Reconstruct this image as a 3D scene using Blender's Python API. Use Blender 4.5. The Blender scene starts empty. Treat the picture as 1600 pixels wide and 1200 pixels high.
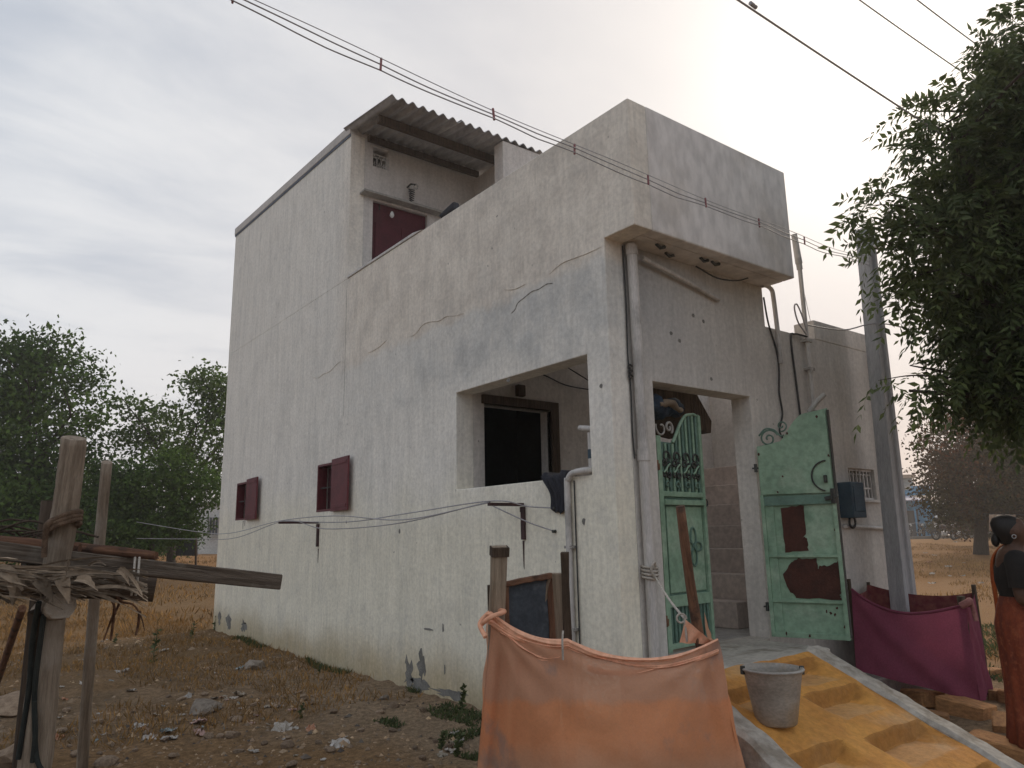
import bpy, bmesh, math, random
import numpy as np
from mathutils import Vector, Matrix, Quaternion
random.seed(7); rng = np.random.default_rng(7)
R = math.radians
S = bpy.context.scene
COL = S.collection

# ------------------------------------------------------------------ camera
CAM = Vector((-3.891, -3.862, 1.45))
CR = Vector((0.796, -0.606, -0.019)); CU = Vector((-0.107, -0.171, 0.980)); CB = Vector((-0.596, -0.777, -0.200))
FPX = 1161.77
cam = bpy.data.objects.new('camera', bpy.data.cameras.new('camera')); COL.objects.link(cam)
cam.data.sensor_width = 36; cam.data.lens = FPX/1600*36
cam.data.clip_start = 0.05; cam.data.clip_end = 3000
rot = Matrix((CR, CU, CB)).transposed().to_quaternion().normalized()
cam.matrix_world = Matrix.Translation(CAM) @ rot.to_matrix().to_4x4()
S.camera = cam
def at(u, v, d):
    return CAM + (CR*(u-800) + CU*(600-v) - CB*FPX)*(d/FPX)
def gpt(u, v, z=0.0):
    r = CR*(u-800) + CU*(600-v) - CB*FPX
    return CAM + r*((z-CAM.z)/r.z)

# ------------------------------------------------------------------ world and sun
SUN = Vector((0.792, 0.321, 0.519)).normalized()
w = bpy.data.worlds.new('World'); S.world = w; w.use_nodes = True
class NT:
    def __init__(s, tree): s.t = tree; s.n = tree.nodes; s.l = tree.links
    def new(s, typ, ins=None, **props):
        nd = s.n.new(typ)
        for k, v in props.items(): setattr(nd, k, v)
        for k, v in (ins or {}).items(): s.put(nd.inputs[k], v)
        return nd
    def put(s, sock, v):
        if isinstance(v, bpy.types.NodeSocket): s.l.new(v, sock)
        elif isinstance(v, bpy.types.Node): s.l.new(v.outputs[0], sock)
        else:
            if isinstance(v, (tuple, list)) and len(v) == 3 and sock.type == 'RGBA': v = (*v, 1)
            sock.default_value = v
    def math(s, op, a, b=0.0, c=None, clamp=False):
        nd = s.new('ShaderNodeMath', operation=op, use_clamp=clamp)
        s.put(nd.inputs[0], a); s.put(nd.inputs[1], b)
        if c is not None: s.put(nd.inputs[2], c)
        return nd.outputs[0]
    def mix(s, f, a, b, mode='MIX'):
        nd = s.new('ShaderNodeMix', data_type='RGBA', blend_type=mode)
        s.put(nd.inputs[0], f); s.put(nd.inputs[6], a); s.put(nd.inputs[7], b)
        return nd.outputs[2]
    def ramp(s, f, lo, hi):
        nd = s.new('ShaderNodeMapRange', interpolation_type='SMOOTHSTEP')
        s.put(nd.inputs[0], f); s.put(nd.inputs[1], lo); s.put(nd.inputs[2], hi)
        return nd.outputs[0]
    def noise(s, vec, scale, detail=5, rough=.55, stretch=None, off=(0, 0, 0), dist=0.0):
        if stretch or any(off):
            mp = s.new('ShaderNodeMapping'); s.put(mp.inputs[0], vec)
            mp.inputs['Scale'].default_value = stretch or (1, 1, 1); mp.inputs['Location'].default_value = off
            vec = mp.outputs[0]
        nd = s.new('ShaderNodeTexNoise'); s.put(nd.inputs['Vector'], vec)
        nd.inputs['Scale'].default_value = scale; nd.inputs['Detail'].default_value = detail
        nd.inputs['Roughness'].default_value = rough; nd.inputs['Distortion'].default_value = dist
        return nd.outputs[0]

T = NT(w.node_tree); T.n.clear()
out = T.new('ShaderNodeOutputWorld')
sky = T.new('ShaderNodeTexSky', sky_type='NISHITA', sun_disc=False)
sky.sun_elevation = math.asin(SUN.z); sky.sun_rotation = math.atan2(SUN.x, SUN.y)
sky.air_density = 1.2; sky.dust_density = 3.0
bg1 = T.new('ShaderNodeBackground', {'Color': sky, 'Strength': 0.10})
tc = T.new('ShaderNodeTexCoord'); d = tc.outputs['Generated']
sep = T.new('ShaderNodeSeparateXYZ', {0: d})
dt = T.new('ShaderNodeVectorMath', operation='DOT_PRODUCT'); T.put(dt.inputs[0], d); dt.inputs[1].default_value = SUN
dot = T.math('MAXIMUM', dt.outputs['Value'], 0.0)
# cloud layer seen on a flat ceiling: direction divided by its height
zz = T.math('ADD', T.math('MAXIMUM', sep.outputs[2], 0.0), 0.16)
cx = T.math('DIVIDE', sep.outputs[0], zz); cy = T.math('DIVIDE', sep.outputs[1], zz)
cv = T.new('ShaderNodeCombineXYZ', {0: cx, 1: cy, 2: 0.0}).outputs[0]
n1 = T.noise(cv, 0.55, 6, .5, (1.25, .5, 1), (3.1, 1.7, 0), .6)
n2 = T.noise(cv, 2.2, 8, .6, (.75, 1.5, 1), (8.3, 4.1, 0), .4)
nn = T.math('ADD', T.math('MULTIPLY', n1, .65), T.math('MULTIPLY', n2, .35))
cl = T.ramp(nn, .40, .60)
glow1 = T.math('POWER', dot, 3.0); glow2 = T.math('POWER', dot, 55.0)
base = T.mix(cl, (.44, .495, .58), (.745, .765, .79))
warm = T.mix(T.math('MULTIPLY', glow1, .85, clamp=True), base, (.74, .69, .66))
hor = T.math('POWER', T.math('SUBTRACT', 1.0, T.math('MAXIMUM', sep.outputs[2], 0.0)), 7.0)
warm = T.mix(T.math('MULTIPLY', T.math('MULTIPLY', hor, T.math('POWER', dot, 1.5)), .8), warm, (.84, .57, .42))
fin = T.mix(glow2, warm, (1.35, 1.25, 1.15))
bg2 = T.new('ShaderNodeBackground', {'Color': fin, 'Strength': 0.76})
mx = T.new('ShaderNodeMixShader', {0: 0.97, 1: bg1.outputs[0], 2: bg2.outputs[0]})
T.l.new(mx.outputs[0], out.inputs[0])
sun = bpy.data.objects.new('sun', bpy.data.lights.new('sun', 'SUN')); COL.objects.link(sun)
sun.data.energy = 1.2; sun.data.angle = R(16); sun.data.color = (1, .84, .66)
sun.rotation_euler = SUN.to_track_quat('Z', 'Y').to_euler()
S.view_settings.view_transform = 'Standard'; S.view_settings.look = 'None'
S.view_settings.gamma = 1; S.view_settings.use_curve_mapping = False
S.view_settings.exposure = 0.55

HAZE = .0019
# ------------------------------------------------------------------ materials
def newmat(name):
    m = bpy.data.materials.new(name); m.use_nodes = True
    t = NT(m.node_tree); t.n.clear()
    o = t.new('ShaderNodeOutputMaterial')
    b = t.new('ShaderNodeBsdfPrincipled'); t.l.new(b.outputs[0], o.inputs[0])
    return m, t, b, o
def mat(name, c1, c2=None, scale=4, stretch=None, rough=.85, bump=0.0, bscale=None, metal=0.0, spec=.3,
        island=0.0, objr=0.0, c3=None, s3=1.3, lo=.35, hi=.65, transl=0.0, bstretch=None):
    m, t, b, o = newmat(name)
    co = t.new('ShaderNodeTexCoord').outputs['Object']
    c2 = c2 or tuple(x*.7 for x in c1)
    f = t.ramp(t.noise(co, scale, 6, .6, stretch), lo, hi)
    col = t.mix(f, c1, c2)
    if c3: col = t.mix(t.ramp(t.noise(co, s3, 5, .6, None, (5, 9, 2)), .5, .66), col, c3)
    fine = t.noise(co, scale*9, 4, .6, stretch)
    col = t.mix(.35, col, t.mix(t.ramp(fine, .3, .7), (.55, .55, .55), (1.35, 1.35, 1.35)), 'MULTIPLY')
    if island:
        g = t.new('ShaderNodeNewGeometry').outputs['Random Per Island']
        col = t.mix(1.0, col, t.new('ShaderNodeCombineColor', {0: t.math('MULTIPLY_ADD', g, island*1.1, 1-island*.55), 1: t.math('MULTIPLY_ADD', g, island, 1-island*.5), 2: t.math('MULTIPLY_ADD', g, island*.8, 1-island*.4)}).outputs[0], 'MULTIPLY')
    if objr:
        g = t.new('ShaderNodeObjectInfo').outputs['Random']
        k = t.math('MULTIPLY_ADD', g, objr, 1-objr*.5)
        col = t.mix(1.0, col, t.new('ShaderNodeCombineColor', {0: k, 1: k, 2: k}).outputs[0], 'MULTIPLY')
    t.put(b.inputs['Base Color'], col)
    b.inputs['Roughness'].default_value = rough; b.inputs['Metallic'].default_value = metal
    b.inputs['Specular IOR Level'].default_value = spec
    if bump:
        bp = t.new('ShaderNodeBump', {'Strength': bump, 'Distance': .02, 'Height': t.noise(co, bscale or scale*6, 6, .65, bstretch or stretch)})
        t.l.new(bp.outputs[0], b.inputs['Normal'])
    if transl:
        tr = t.new('ShaderNodeBsdfTranslucent', {'Color': col})
        ms = t.new('ShaderNodeMixShader', {0: transl, 1: b.outputs[0], 2: tr.outputs[0]})
        t.l.new(ms.outputs[0], o.inputs[0])
    return m

def wall_material(name, kind):
    """old lime-washed plaster: vertical runs, a grey damp band, a buff parapet, cream foot, mud splash"""
    m, t, b, o = newmat(name)
    co = t.new('ShaderNodeTexCoord').outputs['Object']
    sp = t.new('ShaderNodeSeparateXYZ', {0: co}); z = sp.outputs[2]; y = sp.outputs[1]
    big = t.noise(co, .9, 6, .6); mid = t.noise(co, 3.2, 7, .62, None, (4, 2, 7)); fine = t.noise(co, 26, 5, .6)
    run = t.noise(co, 1.0, 6, .7, (7, 7, .8), (0, 0, 0), .6); run2 = t.noise(co, 1.0, 5, .7, (24, 24, 2.2), (3, 3, 3), .5)
    wob = t.math('MULTIPLY_ADD', mid, .5, -.25); wob2 = t.math('MULTIPLY_ADD', big, 1.1, -.55)
    if kind == 'side':
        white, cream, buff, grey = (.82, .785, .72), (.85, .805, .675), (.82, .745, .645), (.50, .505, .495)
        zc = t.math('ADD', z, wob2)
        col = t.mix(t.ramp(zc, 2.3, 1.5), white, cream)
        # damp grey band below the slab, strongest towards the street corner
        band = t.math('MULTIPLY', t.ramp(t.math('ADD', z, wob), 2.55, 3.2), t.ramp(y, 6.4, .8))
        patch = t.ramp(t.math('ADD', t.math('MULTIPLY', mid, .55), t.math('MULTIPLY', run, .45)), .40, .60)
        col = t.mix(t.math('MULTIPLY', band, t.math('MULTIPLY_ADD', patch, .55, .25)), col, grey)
        par = t.math('MULTIPLY', t.ramp(t.math('ADD', z, t.math('MULTIPLY', wob, .7)), 3.50, 3.62), t.math('MULTIPLY_ADD', t.ramp(y, 5.2, 4.3), .75, 0))
        col = t.mix(par, col, t.mix(t.ramp(mid, .38, .62), buff, (.72, .645, .555)))
        spl = t.ramp(t.math('ADD', z, t.math('MULTIPLY', wob2, .5)), .55, .05)
        col = t.mix(t.math('MULTIPLY', spl, .8), col, (.46, .37, .22))
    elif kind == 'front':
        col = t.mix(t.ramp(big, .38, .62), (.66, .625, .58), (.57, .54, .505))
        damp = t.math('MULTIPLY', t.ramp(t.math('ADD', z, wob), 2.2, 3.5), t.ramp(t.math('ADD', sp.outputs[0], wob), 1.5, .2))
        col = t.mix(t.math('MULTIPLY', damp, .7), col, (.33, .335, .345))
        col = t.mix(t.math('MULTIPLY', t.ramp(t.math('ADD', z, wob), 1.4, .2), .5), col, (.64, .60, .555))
    else:
        col = t.mix(t.ramp(big, .35, .65), (.64, .60, .57), (.56, .53, .50))
    col = t.mix(.48, col, t.mix(t.ramp(run, .30, .62), (.78, .785, .79), (1.06, 1.05, 1.04)), 'MULTIPLY')
    col = t.mix(.38, col, t.mix(t.ramp(run2, .3, .66), (.80, .80, .80), (1.08, 1.08, 1.08)), 'MULTIPLY')
    col = t.mix(t.math('MULTIPLY', t.ramp(mid, .56, .72), .24), col, (.44, .425, .40))
    blot = t.ramp(t.noise(co, 1.5, 8, .68, (1, 1, .8), (11, 6, 5), 1.2), .50, .66)
    col = t.mix(t.math('MULTIPLY', blot, .16), col, (.42, .415, .40))
    col = t.mix(.35, col, t.mix(t.ramp(fine, .35, .65), (.75, .75, .75), (1.15, 1.15, 1.15)), 'MULTIPLY')
    speck = t.ramp(t.noise(co, 14, 2, .5, None, (9, 1, 4)), .74, .79)
    col = t.mix(t.math('MULTIPLY', speck, .6), col, (.12, .11, .10))
    t.put(b.inputs['Base Color'], col); b.inputs['Roughness'].default_value = .93; b.inputs['Specular IOR Level'].default_value = .15
    h = t.math('ADD', t.math('MULTIPLY', t.noise(co, 1.6, 3), 1.0), t.math('ADD', t.math('MULTIPLY', mid, .35), t.math('MULTIPLY', fine, .09)))
    bp = t.new('ShaderNodeBump', {'Strength': .55, 'Distance': .05, 'Height': h}); t.l.new(bp.outputs[0], b.inputs['Normal'])
    return m
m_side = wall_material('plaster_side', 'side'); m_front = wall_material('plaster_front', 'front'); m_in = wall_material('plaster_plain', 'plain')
m_fascia = mat('plaster_fascia', (.72, .68, .65), (.66, .625, .60), 1.0, (1, 1, .5), .93, .3, 18, c3=(.60, .55, .50), s3=.7)
m_concrete = mat('concrete', (.40, .38, .35), (.30, .285, .265), 3, None, .9, .5, 30)
m_lime = mat('worn_lime_cement', (.50, .46, .40), (.38, .345, .30), 2.5, None, .92, .5, 30, c3=(.27, .235, .19), s3=3)
m_polec = mat('pole_concrete', (.45, .45, .455), (.36, .36, .37), 2, (6, 6, .8), .9, .4, 30)
m_asb = mat('asbestos_sheet', (.40, .39, .39), (.27, .27, .28), 3, (1, .3, 1), .9, .3, 25)
m_maroon = mat('maroon_paint', (.145, .030, .035), (.105, .022, .026), 5, None, .55, .15, 30, spec=.4)
m_mdoor = mat('maroon_door', (.10, .022, .03), (.075, .017, .022), 5, None, .6, .1, 30)
m_green = mat('green_paint', (.27, .40, .285), (.20, .315, .22), 2.2, None, .6, .45, 7, c3=(.31, .42, .31), s3=4)
m_dgreen = mat('green_paint_aged', (.14, .235, .185), (.10, .175, .14), 4, None, .55, .12, 40)
m_iron = mat('dark_iron', (.05, .055, .05), (.03, .03, .028), 9, None, .6, .2, 60, spec=.4)
m_primer = mat('red_primer', (.075, .028, .020), (.050, .020, .015), 7, None, .9, .2, 60)
m_bracket = mat('maroon_iron', (.085, .04, .04), (.05, .03, .028), 12, None, .75, .3, 60)
m_pvc = mat('white_pvc', (.58, .55, .52), (.48, .455, .43), 2, (8, 8, 1), .45, .05, 30, c3=(.36, .34, .32), s3=3)
m_wire = mat('black_wire', (.03, .03, .032), (.05, .05, .05), 8, None, .6)
m_gwire = mat('grey_wire', (.40, .385, .40), (.33, .32, .33), 8, None, .5)
m_red = mat('red_plastic', (.30, .12, .125), (.24, .095, .10), 8, None, .5)
m_blue = mat('blue_paint', (.04, .075, .105), (.03, .055, .08), 6, None, .5, .1, 40)
m_dark = mat('dark_cloth', (.045, .047, .058), (.03, .03, .038), 14, (4, 4, 1), .95, .5, 60)
m_bluecloth = mat('blue_bundle', (.03, .055, .09), (.02, .03, .05), 8, None, .95, .5, 30)
m_wood = mat('weathered_wood', (.37, .30, .23), (.22, .17, .125), 3, (14, 14, .9), .9, .7, 4, bstretch=(22, 22, .9), c3=(.38, .32, .26), s3=2.2)
m_wooddk = mat('dark_wood', (.095, .066, .045), (.05, .034, .023), 3, (14, 14, .9), .9, .7, 4, bstretch=(20, 20, .9))
m_beam = mat('grey_beam_wood', (.17, .135, .105), (.09, .068, .05), 3, (14, 14, .9), .9, .7, 4, bstretch=(20, 20, .9), c3=(.22, .19, .155), s3=3)
m_woodrd = mat('reddish_wood', (.21, .105, .06), (.11, .052, .03), 3, (14, 14, .9), .9, .7, 4, bstretch=(20, 20, .9), c3=(.06, .035, .025), s3=6)
m_plank = mat('pale_plank', (.34, .27, .20), (.22, .165, .115), 3, (16, 16, .7), .85, .4, 4, bstretch=(20, 20, .8))
m_board = mat('slate_board', (.075, .09, .105), (.05, .06, .072), 5, None, .8, .15, 30, c3=(.12, .135, .15), s3=5)
m_rope = mat('coir_rope', (.20, .13, .085), (.11, .07, .045), 30, None, .95, .8, 90)
m_cord = mat('cotton_cord', (.55, .50, .44), (.40, .36, .31), 30, None, .9, .4, 90)
m_black = mat('black_cord', (.02, .024, .022), (.03, .034, .03), 20, None, .8)
m_palm = mat('dry_palm', (.33, .25, .175), (.15, .11, .075), 4, (1, 1, 1), .85, .4, 40, objr=.9)
m_bucket = mat('grey_bucket', (.33, .30, .265), (.24, .22, .19), 5, (1, 1, 2), .5, .1, 30, spec=.4, c3=(.30, .24, .17), s3=3)
m_rock = mat('stone', (.34, .25, .175), (.22, .155, .105), 4, None, .95, .7, 18, objr=.6)
m_grock = mat('grey_stone', (.33, .28, .23), (.22, .18, .145), 4, None, .95, .6, 14, objr=.4)
m_brick = mat('worn_brick', (.46, .235, .10), (.30, .15, .066), 6, None, .95, .7, 25, objr=.5)
m_bark = mat('bark', (.075, .058, .045), (.04, .03, .024), 5, (8, 8, 1), .95, .8, 8)
m_neem = mat('neem_leaf', (.10, .130, .045), (.07, .10, .034), .8, None, .5, 0, island=.7, transl=.42, spec=.3)
m_leafl = mat('broad_leaf', (.090, .145, .036), (.042, .078, .022), .25, None, .95, 0, island=.8, transl=.22, spec=.05)
m_leaf2 = mat('fine_leaf', (.125, .180, .052), (.07, .115, .034), .3, None, .95, 0, island=.7, transl=.25, spec=.05)
m_leafr = mat('russet_leaf', (.050, .048, .016), (.120, .040, .015), .30, None, .95, 0, island=.8, transl=.15, spec=.05)
m_weed = mat('weed_leaf', (.095, .115, .045), (.07, .09, .033), 2, None, .7, 0, island=.6, transl=.2)
m_straw = mat('dry_grass', (.35, .205, .075), (.22, .13, .05), .7, None, .95, 0, island=.8, transl=.15)
m_skin = mat('skin', (.10, .05, .031), (.08, .04, .025), 6, None, .55)
m_hair = mat('hair', (.010, .008, .007), (.016, .013, .011), 20, (6, 6, 1), .5)
m_blouse = mat('black_blouse', (.014, .012, .011), (.02, .016, .014), 10, None, .9, .2, 60)
m_saree = mat('orange_saree', (.21, .045, .017), (.13, .026, .012), 16, (1, 1, .4), .8, .3, 40, c3=(.24, .065, .028), s3=26)
m_pallu = mat('orange_pallu', (.42, .10, .022), (.34, .07, .018), 5, None, .8, .1, 40)
m_white = mat('white_paint_wall', (.60, .60, .585), (.50, .50, .49), 1.5, None, .9, .2, 20)
m_shop = mat('shop_blue', (.055, .24, .42), (.045, .20, .36), 1.2, None, .8)
m_shopdk = mat('shop_shade', (.05, .06, .075), (.035, .04, .05), 2, None, .9)
m_awn = mat('awning', (.33, .33, .42), (.26, .26, .34), 2, None, .7)
m_tin = mat('rusty_tin', (.40, .30, .22), (.30, .21, .15), 2, None, .7)
m_tyre = mat('tyre', (.02, .02, .02), (.03, .03, .03), 9, None, .8)
m_chrome = mat('chrome', (.5, .5, .5), (.4, .4, .4), 9, None, .3, metal=1)
m_bike = mat('bike_paint', (.05, .02, .02), (.03, .015, .015), 9, None, .35, objr=.6, spec=.5)
m_asph = mat('asphalt', (.16, .145, .125), (.12, .105, .09), 2, None, .95, .3, 40)
m_pinkwall = mat('inner_plaster', (.56, .48, .43), (.48, .41, .37), 2, None, .92, .2, 20)
m_recess = mat('maroon_recess_shade', (.055, .014, .018), (.04, .011, .014), 5, None, .7)  # darker copy of the maroon, shade of the window recess put into its colour
m_room = mat('doorway_shade', (.02, .026, .032), (.014, .018, .022), 2, None, .9)  # near-black colour stands in for the unlit room
m_shadeline = mat('blue_grey_shadow', (.16, .19, .23), (.12, .145, .18), 4, None, .9)
m_glass = mat('lamp_glass', (.7, .7, .68), (.65, .65, .63), 4, None, .2)

def patchmat(name, cols):
    m, t, b, o = newmat(name)
    g = t.new('ShaderNodeObjectInfo').outputs['Random']
    co = t.new('ShaderNodeTexCoord').outputs['Object']
    cr = t.new('ShaderNodeValToRGB', {0: g}); cr.color_ramp.interpolation = 'CONSTANT'
    el = cr.color_ramp.elements
    for i, c in enumerate(cols):
        e = el[i] if i < 2 else el.new(i/len(cols))
        e.position = i/len(cols); e.color = (*c, 1)
    col = t.mix(.8, cr.outputs[0], t.mix(t.ramp(t.noise(co, 25, 5), .35, .65), (.6, .55, .5), (1, 1, 1)), 'MULTIPLY')
    t.put(b.inputs['Base Color'], col); b.inputs['Roughness'].default_value = .45
    return m
m_litter = patchmat('plastic_litter', [(.50, .47, .43), (.46, .42, .37), (.40, .34, .27), (.54, .50, .46), (.33, .40, .42), (.50, .33, .29), (.40, .36, .31), (.45, .22, .12), (.30, .26, .20), (.54, .51, .48), (.36, .33, .30), (.46, .43, .39)])

def ramp_material():
    m, t, b, o = newmat('ochre_cement')
    co = t.new('ShaderNodeTexCoord').outputs['Object']
    a = t.noise(co, 2.6, 7, .62); f = t.noise(co, 22, 5, .65)
    col = t.mix(t.ramp(a, .36, .62), (.62, .295, .062), (.49, .215, .045))
    col = t.mix(t.math('MULTIPLY', t.ramp(t.noise(co, 2.2, 5, .6, None, (7, 3, 2)), .52, .68), .35), col, (.46, .36, .23))
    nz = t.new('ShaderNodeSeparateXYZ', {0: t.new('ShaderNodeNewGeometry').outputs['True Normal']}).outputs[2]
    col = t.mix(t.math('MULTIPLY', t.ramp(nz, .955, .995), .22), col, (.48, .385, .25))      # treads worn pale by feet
    col = t.mix(t.math('MULTIPLY', t.ramp(nz, .90, .78), .75), col, (.34, .15, .03))         # steep riser faces mixed to a darker ochre
    col = t.mix(.5, col, t.mix(t.ramp(f, .35, .65), (.7, .7, .7), (1.15, 1.15, 1.15)), 'MULTIPLY')
    t.put(b.inputs['Base Color'], col); b.inputs['Roughness'].default_value = .9
    bp = t.new('ShaderNodeBump', {'Strength': .5, 'Distance': .02, 'Height': f}); t.l.new(bp.outputs[0], b.inputs['Normal'])
    return m
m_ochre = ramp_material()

def cloth_material(name, main, band, stain, zb, pale, sheer=.0):
    m, t, b, o = newmat(name)
    co = t.new('ShaderNodeTexCoord').outputs['Object']
    z = t.new('ShaderNodeSeparateXYZ', {0: co}).outputs[2]
    n = t.noise(co, 3.5, 6, .6); wv = t.noise(co, 90, 3, .6)
    zz = t.math('ADD', z, t.math('MULTIPLY_ADD', n, .24, -.12))
    col = t.mix(t.ramp(n, .35, .65), main, tuple(x*.86 for x in main))
    if band: col = t.mix(t.math('MULTIPLY', t.ramp(zz, zb, zb+.06), .85), col, band)
    if stain:
        col = t.mix(t.math('MULTIPLY', t.ramp(zz, .42, .22), .75), col, pale)
        col = t.mix(t.math('MULTIPLY', t.ramp(t.noise(co, 3.0, 6, .6, (1, 1, .7), (2, 8, 3)), .53, .66), .7), col, stain)
    col = t.mix(.4, col, t.mix(t.ramp(wv, .35, .65), (.75, .75, .75), (1.12, 1.12, 1.12)), 'MULTIPLY')
    t.put(b.inputs['Base Color'], col); b.inputs['Roughness'].default_value = .95; b.inputs['Specular IOR Level'].default_value = .1
    bp = t.new('ShaderNodeBump', {'Strength': .25, 'Distance': .01, 'Height': t.noise(co, 40, 4)}); t.l.new(bp.outputs[0], b.inputs['Normal'])
    tr = t.new('ShaderNodeBsdfTranslucent', {'Color': col})
    ms = t.new('ShaderNodeMixShader', {0: .28, 1: b.outputs[0], 2: tr.outputs[0]})
    tp_ = t.new('ShaderNodeBsdfTransparent'); ms2 = t.new('ShaderNodeMixShader', {0: t.math('MULTIPLY', t.ramp(wv, .3, .7), sheer), 1: ms.outputs[0], 2: tp_.outputs[0]}); t.l.new(ms2.outputs[0], o.inputs[0])
    return m
m_ocloth = cloth_material('orange_cloth', (.88, .375, .185), (.68, .37, .24), (.40, .29, .25), .57, (.70, .42, .28), .22)
m_pcloth = cloth_material('purple_cloth', (.26, .068, .115), None, None, 0, None)
m_pink = mat('faded_pink_cloth', (.36, .17, .15), (.26, .11, .105), 6, None, .95, .3, 40)
m_pin = mat('red_print_cloth', (.13, .022, .03), (.20, .06, .05), 16, None, .9)

def ground_material():
    m, t, b, o = newmat('dirt')
    co = t.new('ShaderNodeTexCoord').outputs['Object']
    sp = t.new('ShaderNodeSeparateXYZ', {0: co})
    a = t.noise(co, .35, 6, .6); bq = t.noise(co, 2.2, 7, .65); f = t.noise(co, 18, 6, .7); ff = t.noise(co, 70, 4, .7)
    col = t.mix(t.ramp(bq, .35, .65), (.30, .205, .125), (.20, .138, .084))
    dry = t.ramp(a, .42, .60)
    col = t.mix(t.math('MULTIPLY', dry, .75), col, (.27, .160, .075))
    far = t.ramp(t.math('ADD', sp.outputs[1], t.math('MULTIPLY_ADD', bq, 2, -1)), 3.5, 8)
    farx = t.ramp(sp.outputs[0], 3.5, 6)
    col = t.mix(t.math('MULTIPLY', t.math('MAXIMUM', far, farx), .7), col, t.mix(t.ramp(f, .35, .65), (.25, .155, .075), (.165, .105, .052)))
    path = t.math('MULTIPLY', t.ramp(t.math('ADD', sp.outputs[0], t.math('MULTIPLY_ADD', bq, .8, -.4)), -1.5, -.7), t.ramp(sp.outputs[1], 6.5, 4.5))
    col = t.mix(t.math('MULTIPLY', path, .55), col, (.34, .255, .175))
    col = t.mix(.7, col, t.mix(t.ramp(f, .32, .68), (.55, .55, .55), (1.35, 1.35, 1.35)), 'MULTIPLY')
    col = t.mix(.5, col, t.mix(t.ramp(ff, .32, .68), (.6, .6, .6), (1.3, 1.3, 1.3)), 'MULTIPLY')
    col = t.mix(t.math('MULTIPLY', farx, .6), col, t.mix(t.ramp(f, .35, .65), (.38, .185, .060), (.25, .125, .045)))
    t.put(b.inputs['Base Color'], col); b.inputs['Roughness'].default_value = .97; b.inputs['Specular IOR Level'].default_value = .1
    bp = t.new('ShaderNodeBump', {'Strength': .9, 'Distance': .05, 'Height': t.math('ADD', f, t.math('MULTIPLY', ff, .4))}); t.l.new(bp.outputs[0], b.inputs['Normal'])
    return m
m_dirt = ground_material()

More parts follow.
